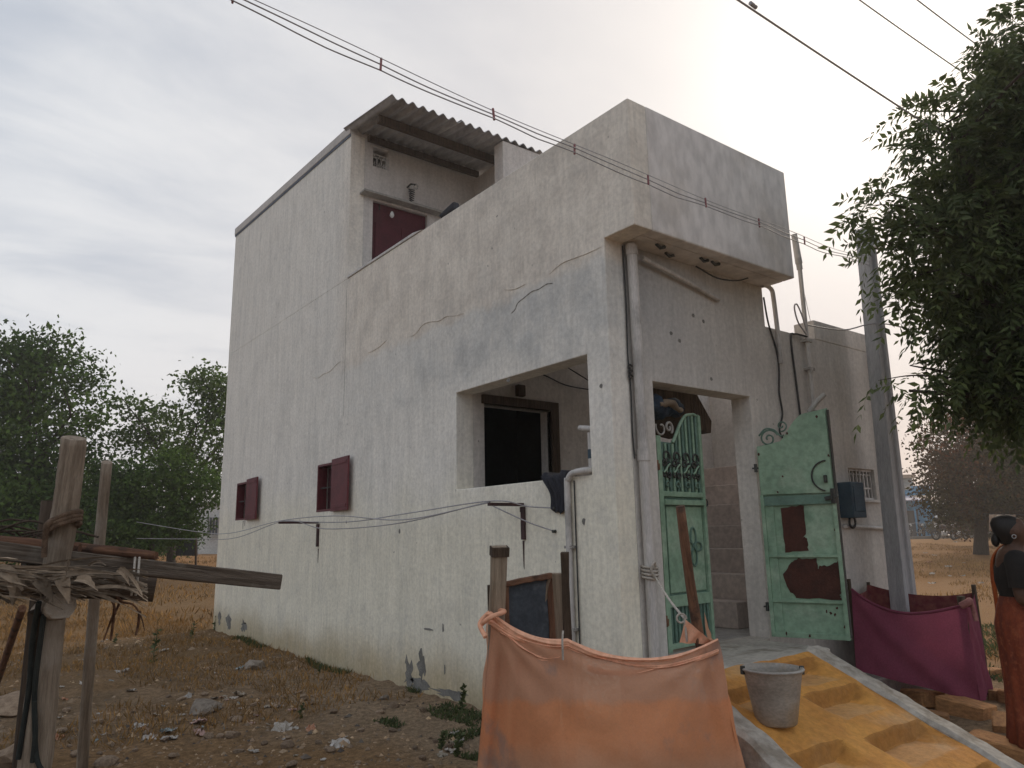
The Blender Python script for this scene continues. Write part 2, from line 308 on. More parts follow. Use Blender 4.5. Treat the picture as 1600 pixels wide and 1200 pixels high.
# ------------------------------------------------------------------ helpers
def tag(o, label=None, cat=None, group=None, kind=None):
    if label: o['label'] = label
    if cat: o['category'] = cat
    if group: o['group'] = group
    if kind: o['kind'] = kind
    return o
def thing(name, label, cat, loc=(0, 0, 0), group=None):
    o = bpy.data.objects.new(name, None); COL.objects.link(o); o.location = loc; o.empty_display_size = .1
    return tag(o, label, cat, group)
def root_loc(p):
    v = Vector((0, 0, 0))
    while p: v += Vector(p.location); p = p.parent
    return v
class B:
    """collects world-space shapes for one mesh"""
    def __init__(s): s.v = []; s.f = []; s.sm = []
    def add(s, vs, fs, smooth=False):
        k = len(s.v); s.v += [tuple(x) for x in vs]; s.f += [tuple(i+k for i in f) for f in fs]; s.sm += [smooth]*len(fs); return s
    def box(s, a, b):
        x0, y0, z0 = a; x1, y1, z1 = b
        return s.add([(x0, y0, z0), (x1, y0, z0), (x1, y1, z0), (x0, y1, z0), (x0, y0, z1), (x1, y0, z1), (x1, y1, z1), (x0, y1, z1)],
                     [(0, 3, 2, 1), (4, 5, 6, 7), (0, 1, 5, 4), (1, 2, 6, 5), (2, 3, 7, 6), (3, 0, 4, 7)])
    def bar(s, p, q, wx, wy, up=(0, 0, 1)):
        p = Vector(p); q = Vector(q); d = (q-p).normalized(); u = Vector(up)
        if abs(d.dot(u)) > .95: u = Vector((0, 1, 0))
        a = d.cross(u).normalized()*wx/2; c = a.cross(d).normalized()*wy/2
        vs = [p-a-c, p+a-c, p+a+c, p-a+c, q-a-c, q+a-c, q+a+c, q-a+c]
        return s.add(vs, [(0, 1, 2, 3), (7, 6, 5, 4), (0, 4, 5, 1), (1, 5, 6, 2), (2, 6, 7, 3), (3, 7, 4, 0)])
    def tube(s, pts, r, n=8, caps=True):
        pts = [Vector(p) for p in pts]; rr = r if isinstance(r, (list, tuple)) else [r]*len(pts)
        d0 = (pts[1]-pts[0]).normalized(); u = Vector((0, 0, 1)) if abs(d0.z) < .9 else Vector((1, 0, 0))
        a = d0.cross(u).normalized(); vs = []
        for i, p in enumerate(pts):
            dd = (pts[min(i+1, len(pts)-1)]-pts[max(i-1, 0)]).normalized()
            a = (a-dd*a.dot(dd)).normalized(); c = dd.cross(a)
            for k in range(n):
                th = 2*math.pi*k/n; vs.append(p+(a*math.cos(th)+c*math.sin(th))*rr[i])
        fs = [(i*n+k, i*n+(k+1) % n, (i+1)*n+(k+1) % n, (i+1)*n+k) for i in range(len(pts)-1) for k in range(n)]
        s.add(vs, fs, True)
        if caps: s.add(vs[:n], [tuple(range(n))[::-1]]); s.add(vs[-n:], [tuple(range(n))])
        return s
    def loft(s, rings, close=True, caps=True, smooth=True):
        n = len(rings[0]); vs = [p for r in rings for p in r]
        fs = [(i*n+k, i*n+(k+1) % n, (i+1)*n+(k+1) % n, (i+1)*n+k) for i in range(len(rings)-1) for k in range(n if close else n-1)]
        s.add(vs, fs, smooth)
        if caps and close: s.add(rings[0], [tuple(range(n))[::-1]]); s.add(rings[-1], [tuple(range(n))])
        return s
    def prism(s, poly, off):
        """extrude a 3-D polygon by a vector"""
        n = len(poly); off = Vector(off); a = [Vector(p) for p in poly]; b = [p+off for p in a]
        return s.add(a+b, [tuple(range(n))[::-1], tuple(range(n, 2*n))]+[(k, (k+1) % n, n+(k+1) % n, n+k) for k in range(n)])
    def build(s, name, material, parent=None, loc=None, bevel=0.0):
        o0 = root_loc(parent) if parent else Vector(loc or (0, 0, 0))
        me = bpy.data.meshes.new(name); me.from_pydata([tuple(Vector(v)-o0) for v in s.v], [], s.f)
        me.polygons.foreach_set('use_smooth', s.sm); me.materials.append(material)
        bm = bmesh.new(); bm.from_mesh(me); bmesh.ops.recalc_face_normals(bm, faces=bm.faces); bm.to_mesh(me); bm.free()
        me.update(); o = bpy.data.objects.new(name, me); COL.objects.link(o)
        if parent: o.parent = parent
        else: o.location = o0
        if bevel:
            md = o.modifiers.new('bevel', 'BEVEL'); md.width = bevel; md.segments = 2; md.limit_method = 'ANGLE'; md.angle_limit = R(50)
        return o
def np_mesh(name, V, F, material, parent=None, loc=None, smooth=False):
    """fast mesh from arrays; F is (n,4) or (n,3)"""
    o0 = np.array(root_loc(parent) if parent else (loc or (0, 0, 0)))
    V = np.asarray(V, float)-o0; F = np.asarray(F, np.int32); k = F.shape[1]
    me = bpy.data.meshes.new(name); me.vertices.add(len(V)); me.vertices.foreach_set('co', V.ravel())
    me.loops.add(F.size); me.loops.foreach_set('vertex_index', F.ravel())
    me.polygons.add(len(F)); me.polygons.foreach_set('loop_start', np.arange(0, F.size, k, dtype=np.int32))
    me.polygons.foreach_set('use_smooth', np.full(len(F), smooth))
    me.update(calc_edges=True); me.materials.append(material)
    o = bpy.data.objects.new(name, me); COL.objects.link(o)
    if parent: o.parent = parent
    else: o.location = o0
    return o
def frame_z(p, q):
    p = Vector(p); q = Vector(q); d = (q-p)
    return Matrix.Translation(p) @ d.to_track_quat('Z', 'Y').to_matrix().to_4x4(), d.length
def log(name, p, q, r0, r1, material, parent=None, seg=10, rings=10, wob=.12, bend=.0, flat=1.0, seed=None):
    """a trunk or pole whose grain runs along its own z axis"""
    rs = random.Random(seed if seed is not None else name+str(p))
    Mx, L = frame_z(p, q); vs = []; fs = []
    ph = [rs.uniform(.85, 1.15) for _ in range(seg)]; bx, by = rs.uniform(-1, 1), rs.uniform(-1, 1)
    for i in range(rings+1):
        t = i/rings; r = r0+(r1-r0)*t; ox = bend*bx*math.sin(math.pi*t); oy = bend*by*math.sin(math.pi*t)
        for k in range(seg):
            th = 2*math.pi*k/seg; rr = r*(1+(ph[k]-1)*wob*6*.5+rs.uniform(-wob, wob)*.35)
            vs.append((ox+math.cos(th)*rr, oy+math.sin(th)*rr*flat, t*L))
    for i in range(rings):
        for k in range(seg): fs.append((i*seg+k, i*seg+(k+1) % seg, (i+1)*seg+(k+1) % seg, (i+1)*seg+k))
    ns = len(fs); fs.append(tuple(range(seg))[::-1]); fs.append(tuple(rings*seg+k for k in range(seg)))
    me = bpy.data.meshes.new(name); me.from_pydata(vs, [], fs)
    me.polygons.foreach_set('use_smooth', [True]*ns+[False]*2); me.materials.append(material); me.update()
    o = bpy.data.objects.new(name, me); COL.objects.link(o)
    if parent: o.parent = parent; o.matrix_basis = Matrix.Translation(-root_loc(parent)) @ Mx
    else: o.matrix_basis = Mx
    return o
def plank(name, p, q, wx, wy, material, parent=None, rough=.004):
    Mx, L = frame_z(p, q); bm = bmesh.new(); n = 8
    rings = []
    for i in range(n+1):
        rings.append([bm.verts.new((sx*wx/2+random.uniform(-rough, rough), sy*wy/2+random.uniform(-rough, rough), L*i/n)) for sx, sy in ((-1, -1), (1, -1), (1, 1), (-1, 1))])
    for i in range(n):
        for k in range(4): bm.faces.new((rings[i][k], rings[i][(k+1) % 4], rings[i+1][(k+1) % 4], rings[i+1][k]))
    bm.faces.new(rings[0][::-1]); bm.faces.new(rings[-1])
    me = bpy.data.meshes.new(name); bm.to_mesh(me); bm.free(); me.materials.append(material)
    o = bpy.data.objects.new(name, me); COL.objects.link(o)
    if parent: o.parent = parent; o.matrix_basis = Matrix.Translation(-root_loc(parent)) @ Mx
    else: o.matrix_basis = Mx
    md = o.modifiers.new('bevel', 'BEVEL'); md.width = min(wx, wy)*.12; md.segments = 1
    return o
def curve_pts(pts, n=8):
    """Catmull-Rom through the points"""
    P = [Vector(p) for p in pts]; P = [P[0]*2-P[1]]+P+[P[-1]*2-P[-2]]; o = []
    for i in range(1, len(P)-2):
        for k in range(n):
            t = k/n; a, b, c, e = P[i-1:i+3]
            o.append(.5*((2*b)+(c-a)*t+(2*a-5*b+4*c-e)*t*t+(3*b-a-3*c+e)*t**3))
    return o+[P[-2]]
def arc(c, ax, ay, r0, r1, a0, a1, n=14):
    c = Vector(c); ax = Vector(ax); ay = Vector(ay)
    return [c+(ax*math.cos(a0+(a1-a0)*i/n)+ay*math.sin(a0+(a1-a0)*i/n))*(r0+(r1-r0)*i/n) for i in range(n+1)]
def holed_wall(axis, u0, u1, z0, z1, t0, t1, holes):
    """wall in plane axis ('x': u=y, thickness along x; 'y': u=x) with rectangular holes; clean shell"""
    def cuts(a, b, vals, step=.6):
        c = sorted({a, b, *[v for v in vals if a < v < b]}); o = []
        for p, q in zip(c, c[1:]):
            k = max(1, int((q-p)/step)); o += [p+(q-p)*i/k for i in range(k)]
        return o+[b]
    us = cuts(u0, u1, [h[0] for h in holes]+[h[1] for h in holes]); zs = cuts(z0, z1, [h[2] for h in holes]+[h[3] for h in holes])
    def solid(i, j):
        if i < 0 or j < 0 or i >= len(us)-1 or j >= len(zs)-1: return False
        cu = (us[i]+us[i+1])/2; cz = (zs[j]+zs[j+1])/2
        return not any(h[0] < cu < h[1] and h[2] < cz < h[3] for h in holes)
    P = (lambda u, z, t: (t, u, z)) if axis == 'x' else (lambda u, z, t: (u, t, z))
    idx = {}; vs = []; fs = []
    def V(i, j, k):
        key = (i, j, k)
        if key not in idx: idx[key] = len(vs); vs.append(P(us[i], zs[j], (t0, t1)[k]))
        return idx[key]
    for i in range(len(us)-1):
        for j in range(len(zs)-1):
            if not solid(i, j): continue
            for k in (0, 1): fs.append((V(i, j, k), V(i+1, j, k), V(i+1, j+1, k), V(i, j+1, k)))
            for (a, b, di, dj) in (((i, j), (i, j+1), -1, 0), ((i+1, j), (i+1, j+1), 1, 0), ((i, j), (i+1, j), 0, -1), ((i, j+1), (i+1, j+1), 0, 1)):
                if not solid(i+di, j+dj): fs.append((V(*a, 0), V(*b, 0), V(*b, 1), V(*a, 1)))
    return B().add(vs, fs)
def smooth01(a, b, x):
    t = min(1, max(0, (x-a)/(b-a))); return t*t*(3-2*t)
def gz(x, y):
    dd = math.hypot(x-CAM.x, y-CAM.y); return .72*smooth01(13, 58, dd)
def on_ground(p): return Vector((p[0], p[1], gz(p[0], p[1])))

# ------------------------------------------------------------------ ground, road
def axis_coords(lo, hi, step, far):
    c = list(np.arange(lo, hi, step)); s = step
    while c[-1] < far: s *= 1.16; c.append(c[-1]+s)
    s = step
    while c[0] > -far: s *= 1.16; c.insert(0, c[0]-s)
    return np.array(c)
xs = axis_coords(-6, 7, .06, 900); ys = axis_coords(-5, 12, .06, 900)
GX, GY = np.meshgrid(xs, ys, indexing='ij')
def vnoise(X, Y, s, seed):
    r = np.random.default_rng(seed); tab = r.random((64, 64)); x = X*s+1000; y = Y*s+1000
    xi = np.floor(x).astype(int); yi = np.floor(y).astype(int); fx = x-xi; fy = y-yi
    fx = fx*fx*(3-2*fx); fy = fy*fy*(3-2*fy)
    g = lambda a, b: tab[a % 64, b % 64]
    return (g(xi, yi)*(1-fx)+g(xi+1, yi)*fx)*(1-fy)+(g(xi, yi+1)*(1-fx)+g(xi+1, yi+1)*fx)*fy-.5
DD = np.hypot(GX-CAM.x, GY-CAM.y); tt = np.clip((DD-13)/45, 0, 1)
def bumps(X, Y): return .05*vnoise(X, Y, 1.3, 1)+.035*vnoise(X, Y, 4.1, 2)+.022*vnoise(X, Y, 9.7, 3)
GZ = .72*tt*tt*(3-2*tt)+bumps(GX, GY)-.005+.15*np.clip(tt*3, 0, 1)*vnoise(GX, GY, .18, 5)
nx, ny = GX.shape; ii = (np.arange(nx-1)[:, None]*ny+np.arange(ny-1)[None, :]).ravel()
ground = np_mesh('ground', np.stack([GX, GY, GZ], -1).reshape(-1, 3), np.stack([ii, ii+ny, ii+ny+1, ii+1], 1), m_dirt, smooth=True)
tag(ground, kind='structure')
def ground_zs(X, Y):
    t = np.clip((np.hypot(X-CAM.x, Y-CAM.y)-13)/45, 0, 1); return .72*t*t*(3-2*t)+bumps(X, Y)-.005+.15*np.clip(t*3, 0, 1)*vnoise(X, Y, .18, 5)
def ground_z(x, y): return gz(x, y)+float(bumps(np.array([x]), np.array([y]))[0])-.005
# far road seen at the right, crossing behind the field
rc = on_ground(at(1440, 842, 56)); ra = CR.copy(); ra.z = 0; ra.normalize(); rb = Vector((-ra.y, ra.x, 0))
b = B(); q = []
for k in range(25):
    p = rc+ra*(-2+k*2.0)
    q.append([on_ground(p-rb*2.6)+Vector((0, 0, .14)), on_ground(p+rb*2.6)+Vector((0, 0, .14)), on_ground(p+rb*2.6)+Vector((0, 0, -.4)), on_ground(p-rb*2.6)+Vector((0, 0, -.4))])
b.loft(q); tag(b.build('road', m_asph), kind='structure')

# ------------------------------------------------------------------ the house
H = thing('house', 'pale plastered two storey house with boxy overhanging parapet and corrugated roof', 'house')
# side wall (x = 0): lower storey with veranda opening and two window holes
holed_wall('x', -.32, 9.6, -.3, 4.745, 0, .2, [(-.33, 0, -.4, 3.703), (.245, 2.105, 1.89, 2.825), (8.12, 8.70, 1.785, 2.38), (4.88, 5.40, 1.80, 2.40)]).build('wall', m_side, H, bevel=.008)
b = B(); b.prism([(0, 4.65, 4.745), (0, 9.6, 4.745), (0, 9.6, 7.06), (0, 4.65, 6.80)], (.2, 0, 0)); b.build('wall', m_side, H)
b = B(); b.prism([(-.02, 4.66, 6.80), (-.02, 9.62, 7.06), (-.02, 9.62, 7.19), (-.02, 4.66, 6.93)], (.24, 0, 0)); tag(b.build('coping', m_in, H, bevel=.008), 'pale coping strip along the top of the upper wall')
b = B(); b.prism([(-.012, 4.66, 6.765), (-.012, 9.615, 7.025), (-.012, 9.615, 7.062), (-.012, 4.66, 6.802)], (.02, 0, 0)); tag(b.build('shadow_stripe', m_shadeline, H), 'dark blue grey painted shadow line under the coping')  # blue stripe that also stands in for the coping's shadow line
# parapet round the terrace
holed_wall('y', .2, 2.10, 3.703, 4.75, -.32, -.20, []).build('parapet', m_fascia, H, bevel=.012)
holed_wall('x', -.20, 3.4, 3.703, 4.75, 1.98, 2.10, []).build('parapet', m_fascia, H, bevel=.01)
B().box((.2, -.20, 3.703), (1.98, 4.65, 3.78)).build('terrace_slab', m_fascia, H)
b = B(); b.prism([(-.012, 2.75, 4.746), (-.012, 4.64, 4.746), (-.012, 4.64, 4.775), (-.012, 2.95, 4.78)], (.22, 0, 0)); tag(b.build('mortar_cap', m_pvc, H, bevel=.004), 'pale mortar strip on the parapet top')
# front wall (y = 0)
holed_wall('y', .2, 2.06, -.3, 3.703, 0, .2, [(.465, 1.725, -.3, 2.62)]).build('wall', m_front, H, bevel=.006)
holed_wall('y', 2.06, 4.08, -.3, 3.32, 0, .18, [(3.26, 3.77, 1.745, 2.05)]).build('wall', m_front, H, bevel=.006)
B().box((2.9, -.004, 3.32), (4.083, .22, 3.52)).build('parapet_block', m_front, H, bevel=.008)
B().box((3.25, .10, 3.52), (3.6, .20, 3.56)).build('parapet_block', m_front, H)
# shell: back, right side, inner wall, slabs
holed_wall('y', .2, 4.0, -.3, 3.2, 9.4, 9.6, []).build('wall', m_in, H)
holed_wall('x', .18, 9.6, -.3, 3.2, 3.9, 4.08, []).build('wall', m_in, H)
holed_wall('y', .2, 3.9, -.3, 3.55, 2.105, 2.28, [(.335, 1.20, .58, 2.75)]).build('wall', m_in, H, bevel=.004)
B().box((.2, .2, 3.56), (2.06, 9.4, 3.70)).build('roof_slab', m_in, H)
B().box((2.06, 2.28, 3.2), (4.08, 9.6, 3.32)).build('roof_slab', m_in, H)
B().box((.2, .2, .40), (3.9, 9.4, .575)).build('floor_slab', m_concrete, H)
holed_wall('y', .2, 2.06, 3.70, 6.9, 4.65, 4.85, [(.34, 1.19, 3.78, 5.93), (.33, .565, 6.43, 6.72)]).build('wall', m_in, H, bevel=.006)
holed_wall('x', 4.85, 9.6, 3.70, 6.9, 1.9, 2.06, []).build('wall', m_in, H)
holed_wall('y', .2, 1.9, 3.70, 7.0, 9.4, 9.6, []).build('wall', m_in, H)
B().box((.2, 4.85, 6.74), (2.06, 9.4, 6.84)).build('roof_slab', m_in, H)
# pillar and inner face at the right of the porch
B().box((1.62, 3.42, 3.79), (2.26, 3.62, 6.66)).build('pillar', m_in, H, bevel=.008)
B().box((2.0, 3.62, 3.79), (2.20, 4.65, 6.72)).build('wall', m_in, H)
# corrugated roof sheet
def corr(x0, x1, y0, y1, z0, z1, per, amp, th):
    n = int((x1-x0)/per*10); X = np.linspace(x0, x1, n+1); rows = []
    for k, (yy, zc) in enumerate(((y0, z0), ((y0+y1)/2, (z0+z1)/2), (y1, z1))):
        rows.append([(x, yy, zc+amp*math.cos(2*math.pi*(x-x0)/per)) for x in X])
    bb = B()
    top = rows; bot = [[(x, y, z-th) for x, y, z in r] for r in rows]
    bb.loft(top, close=False, caps=False); bb.loft([r[::-1] for r in bot], close=False, caps=False)
    for a, c in ((top[0], bot[0]), (top[-1], bot[-1])): bb.loft([a, c], close=False, caps=False)
    for k in (0, -1): bb.add([top[0][k], top[1][k], top[2][k], bot[2][k], bot[1][k], bot[0][k]], [(0, 1, 2, 3, 4, 5)])
    return bb
for x0, x1, dz in ((-.06, .998, 0), (.94, 2.30, .009)):
    corr(x0, x1, 3.40, 4.78, 6.685+dz, 6.895+dz, .146, .026, .008).build('roof_sheet', m_asb, H)
B().bar((.02, 3.92, 6.66), (2.25, 3.92, 6.66), .07, .10).build('roof_beam', m_wooddk, H, bevel=.004)
B().bar((.2, 4.55, 6.75), (2.0, 4.55, 6.75), .06, .08).build('roof_beam', m_wooddk, H, bevel=.004)
B().box((.14, 4.50, 5.955), (1.52, 4.65, 5.985)).build('ledge', m_concrete, H, bevel=.003)
# upper door and vent
dl = B().box((.345, 4.70, 3.79), (1.185, 4.74, 5.92)).build('door', m_mdoor, H)
for x0 in (.40, .80):
    for z0 in (4.0, 4.9): B().box((x0, 4.688, z0), (x0+.33, 4.70, z0+.75)).build('door_panel', m_mdoor, dl, bevel=.004)
B().tube([(.42, 4.62, 5.86), (.42, 4.62, 5.80)], .012).build('bulb_holder', m_black, H)
b = B(); b.loft([[Vector((.60+r*math.cos(a), 4.60+r*math.sin(a), z)) for a in [k*math.pi/5 for k in range(10)]] for r, z in ((.008, 5.72), (.026, 5.735), (.032, 5.76), (.022, 5.79), (.012, 5.81))]); tag(b.build('light_bulb', m_glass, H), 'round white bulb above the maroon door')
b = B().box((.33, 4.70, 6.43), (.565, 4.72, 6.445)).box((.33, 4.70, 6.63), (.565, 4.72, 6.645)).box((.33, 4.70, 6.445), (.342, 4.72, 6.63)).box((.553, 4.70, 6.445), (.565, 4.72, 6.63))
for k in range(3):
    cxx = .375+k*.072
    b.tube(arc((cxx, 4.71, 6.56), (1, 0, 0), (0, 0, 1), .032, .032, 0, math.pi, 8), .007, 5)
    for s in (-1, 1): b.bar((cxx+s*.032, 4.71, 6.445), (cxx+s*.032, 4.71, 6.56), .013, .012)
    b.bar((cxx, 4.71, 6.445), (cxx, 4.71, 6.53), .012, .012); b.bar((cxx, 4.71, 6.59), (cxx, 4.71, 6.63), .012, .012)
for zz_ in (6.49, 6.60): b.bar((.34, 4.71, zz_), (.555, 4.71, zz_), .012, .010)
tag(b.build('jali_vent', m_white, H), 'small white pierced vent under the corrugated roof')
# lamp with coiled cable over the ledge
lp = B().tube([(.86, 4.65, 6.26), (.86, 4.55, 6.27), (.90, 4.50, 6.25)], .014, 6).build('wall_lamp', m_iron, H)
B().tube(arc((.92, 4.52, 6.24), (1, 0, 0), (0, 0, 1), .035, .035, 0, 5.8, 16), .012, 6).build('lamp_ring', m_pvc, lp)
cc = []
for k in range(60): a = k*.75; cc.append((.88+.045*math.cos(a)*(1-k/120), 4.56+.03*math.sin(a), 6.20-k*.0038+.02*math.sin(a)))
B().tube(cc, .007, 5).build('cable_coil', m_wire, lp)
# windows on the side wall with shutters
def window(y0, y1, z0, z1, open_ang, label):
    fr = B().box((-.004, y1-.025, z0), (.12, y1, z1)).box((-.004, y0, z0), (.12, y0+.025, z1)).box((-.004, y0+.025, z1-.025), (.12, y1-.025, z1)).box((-.004, y0+.025, z0), (.12, y1-.025, z0+.025)).build('window_frame', m_maroon, H)
    tag(fr, label)
    ym = (y0+y1)/2; zm = (z0+z1)/2
    # rear leaf shut, set inside the frame
    lf = B().box((.13, y0+.04, z0+.04), (.15, y1-.04, z1-.04)).build('shutter', m_recess, fr)
    for k in range(3): B().box((.122, y0+.05+k*(y1-y0-.1)/3, z0+.05), (.13, y0+.042+(k+1)*(y1-y0-.1)/3, z1-.05)).build('shutter_board', m_recess, lf)
    B().box((.16, y0+.04, z0+.04), (.17, y1-.04, z1-.04)).build('window_back', m_wooddk, fr)
    for zq in (zm,): B().bar((.04, y0+.05, zq), (.04, y1-.05, zq), .03, .012).build('window_bar', m_iron, fr)
    # front leaf swung out flat towards the street
    hy = y0+.01; L = (y1-y0)*1.06; ca, sa = math.cos(open_ang), math.sin(open_ang)
    p = Vector((-.012, hy, 0)); e = Vector((-sa, -ca, 0))*L; n = Vector((-ca, sa, 0))*.025
    zt, zb = z1+.03, z0-.012
    poly = [p+Vector((0, 0, zb)), p+e+Vector((0, 0, zb)), p+e+Vector((0, 0, zt)), p+Vector((0, 0, zt))]
    o = B().prism(poly, n).build('shutter', m_maroon, fr, bevel=.003)
    sh = o; q_ = e.normalized()
    for zz_ in (zb+.06, zt-.06): B().bar(p+q_*.03+n*1.08+Vector((0, 0, zz_)), p+e-q_*.03+n*1.08+Vector((0, 0, zz_)), .008, .04).build('batten', m_maroon, fr, bevel=.002)
    for zz_ in (zb+.08, zt-.08): B().tube([p+n*.6+Vector((0, 0, zz_-.03)), p+n*.6+Vector((0, 0, zz_+.03))], .012, 6).build('hinge', m_iron, fr)
    return fr
window(8.12, 8.70, 1.785, 2.38, R(4), 'smaller maroon window near the back corner')
window(4.88, 5.40, 1.80, 2.40, R(4), 'maroon window nearer the street')
# patches of fallen plaster, nicks and a crack, 3 mm relief
rp_ = [(-.004, .02+k*.16, 3.63+.028*math.sin(k*.9)+.02*math.sin(k*2.3+1)+random.uniform(-.012, .012)) for k in range(46)]
for a_, e_ in ((0, 5), (6, 9), (12, 20), (22, 26), (29, 37)):
    n_ = (e_-a_-1)*3+1; B().tube(curve_pts(rp_[a_:e_], 3), [.0036*math.sin(math.pi*(k+.3)/n_)**.6*(.35+.65*abs(math.sin(k*1.3+a_)))+.0004 for k in range(n_)], 6).build('plaster_ridge', m_side, H)
def patch(pts, axis='x', name='plaster_scar', m=m_concrete):
    b = B(); b.prism([(-.003, y, z) for y, z in pts], (.004, 0, 0)) if axis == 'x' else b.prism([(x, -.003, z) for x, z in pts], (0, .004, 0))
    return b.build(name, m, H)
m_scar = mat('bare_mortar', (.25, .24, .22), (.17, .165, .15), 8, None, .95, .6, 40)
def blob(cy, cz, ry, rz, n=11, jag=.3):
    return [(cy+ry*math.cos(a)*random.uniform(1-jag, 1+jag*.3), cz+rz*math.sin(a)*random.uniform(1-jag, 1+jag*.3)) for a in [2*math.pi*k/n for k in range(n)]]
for cy, cz, ry, rz in ((9.25, .21, .10, .13), (8.78, .20, .15, .16), (8.0, .19, .17, .09), (2.98, .13, .10, .17), (2.72, .24, .09, .15), (2.78, .05, .2, .08), (2.2, .055, .34, .05), (1.5, .06, .12, .07)):
    patch(blob(cy, cz, ry, rz, 22, .6), m=m_scar)
for cy, cz, ry, rz in ((2.34, .62, .018, .05), (2.31, .25, .014, .05), (2.6, .585, .12, .012), (1.35, .37, .035, .035), (3.2, 1.52, .02, .03), (4.5, 1.65, .012, .02), (1.26, 2.80, .03, .02), (.10, 2.55, .02, .02), (.35, 1.55, .02, .03)):
    patch(blob(cy, cz, ry, rz, 7), m=m_scar)
for cxx, cz in ((1.02, 3.25), (1.15, 3.22), (.82, 3.0), (1.2, 2.72), (2.35, 2.35), (.72, 3.05)): patch(blob(cxx, cz, .02, .02, 6), 'y', m=m_scar)
pts = [(-.002, y, z) for y, z in ((.62, 3.515), (.70, 3.53), (.80, 3.515), (.90, 3.52), (1.0, 3.495), (1.1, 3.47), (1.14, 3.42), (1.2, 3.40))]
B().tube(curve_pts(pts, 4), [.0035*(.3+abs(math.sin(k*1.9))) for k in range(29)], 4).build('crack', m_scar, H)
B().tube(curve_pts([(-.001, 4.66, z) for z in (4.6, 4.2, 3.8, 3.3, 2.95)], 3), .002, 4).build('crack', m_scar, H)
for (y, z0_, z1_) in ((8.30, 1.77, 1.65), (8.22, 1.77, 1.70), (5.30, 1.34, 1.18), (1.09, 1.41, 1.20)):
    patch([(y-.012, z0_), (y+.012, z0_), (y+.004, z1_), (y-.003, z1_-.02)], name='rust_run', m=m_bracket)
# L-shaped iron clothes-line arms
for y, z, L, hgt in ((5.31, 1.665, .52, .30), (1.075, 1.705, .36, .285)):
    b = B().bar((-.015, y, z), (-L, y, z), .04, .026).bar((-.012, y, z-.018), (-.012, y, z-hgt), .022, .042)
    b.bar((-.02, y, z-.06), (-.02, y, z-.018), .012, .05)
    tag(b.build('line_arm', m_bracket, H), 'smaller rusty iron clothes line arm' if L > .4 else 'larger rusty iron clothes line arm under the opening')
# door frame and details inside the veranda
b = B().box((1.20, 2.07, .58), (1.29, 2.17, 2.84)).box((.30, 2.07, 2.75), (1.20, 2.17, 2.84))
b.build('door_frame', m_wooddk, H, bevel=.004)
B().box((.2, 3.6, .58), (3.9, 3.7, 3.5)).box((1.9, 2.29, .58), (2.0, 3.6, 3.5)).box((.2, 2.29, .576), (1.9, 3.6, .584)).box((.2, 2.29, 3.5), (1.9, 3.6, 3.55)).box((.2, 2.29, .584), (.22, 3.6, 3.5)).build('added_dark_room', m_room, H)  # added dark box so the doorway stays black
B().box((.72, 2.04, 2.86), (.82, 2.10, 2.98)).build('lamp_holder', m_wooddk, H, bevel=.01)
B().tube(curve_pts([(.5, 2.09, 3.1), (1.0, 2.08, 3.14), (1.4, 2.08, 3.05), (1.8, 2.06, 3.03)], 5), .008, 5).build('cable', m_wire, H)
B().tube(curve_pts([(1.0, 1.9, 3.3), (.75, 1.2, 2.95), (.5, .5, 2.6)], 5), .006, 5).build('cable', m_wire, H)
# pipes: stub and down pipe at the sill
wp = B().tube([(-.02, .40, 1.86), (-.02, .265, 1.91), (.07, .245, 1.925)], .001, 4)
b = B().tube(curve_pts([(-.03, .49, .05), (-.03, .49, 1.0), (-.03, .49, 1.80), (-.03, .475, 1.87), (-.03, .42, 1.915), (-.03, .28, 1.925), (.04, .27, 1.925)], 5), .026, 10)
b.tube([(.05, .29, 1.90), (.05, .29, 2.22)], .026, 10); b.tube([(.05, .25, 2.245), (.05, .41, 2.27)], .024, 10)
wpo = tag(b.build('water_pipe', m_pvc, H), 'white water pipe bent over the window sill')
B().tube([(.05, .29, 2.02), (.05, .29, 2.09)], .0285, 10).build('tape', m_blue, wpo)
for zc in (.75, 1.35): B().box((-.045, .445, zc), (0, .535, zc+.02)).build('pipe_clip', m_concrete, wpo)
B().tube([(-.012, .43, .1), (-.012, .43, 1.86)], .006, 5).build('cable', m_wire, H)
# front down pipe with black cable
b = B().tube([(.245, -.055, 3.69), (.255, -.055, 2.05), (.262, -.055, -.1)], .042, 12); b.tube([(.255, -.055, 1.98), (.256, -.055, 2.07)], .049, 12); b.tube([(.246, -.055, 3.60), (.245, -.055, 3.68)], .048, 12)
dp = tag(b.build('drain_pipe', m_pvc, H), 'thick white rain pipe down the front corner')
B().tube(curve_pts([(.19, -.012, 3.68), (.195, -.015, 3.2), (.185, -.014, 2.8), (.20, -.013, 2.5), (.195, -.012, 2.2), (.205, -.012, 2.0)], 5), .006, 5).build('cable', m_wire, H)
for zc in (2.62, 2.70, 2.66): B().tube(arc((.195, -.02, zc), (1, 0, 0), (0, 0, 1), .02, .012, 0, 5, 8), .008, 5).build('cable_knot', m_wire, H)
# spout pipe, hooks and hole stains under the overhang
b = B().tube([(.36, -.06, 3.60), (.9, -.045, 3.52), (1.35, -.03, 3.44)], .019, 8); tag(b.build('conduit', m_pvc, H), 'slanting white conduit under the overhang')
for x, y in ((.42, -.16), (.95, -.17), (1.10, -.17), (.62, -.08)): B().tube([(x, y, 3.70), (x+.05, y, 3.675), (x+.09, y-.01, 3.69)], .014, 5).build('hook', m_iron, H)
B().tube(curve_pts([(1.0, -.08, 3.66), (1.25, -.10, 3.60), (1.5, -.12, 3.62), (1.7, -.10, 3.69)], 5), .007, 5).build('cable', m_wire, H)
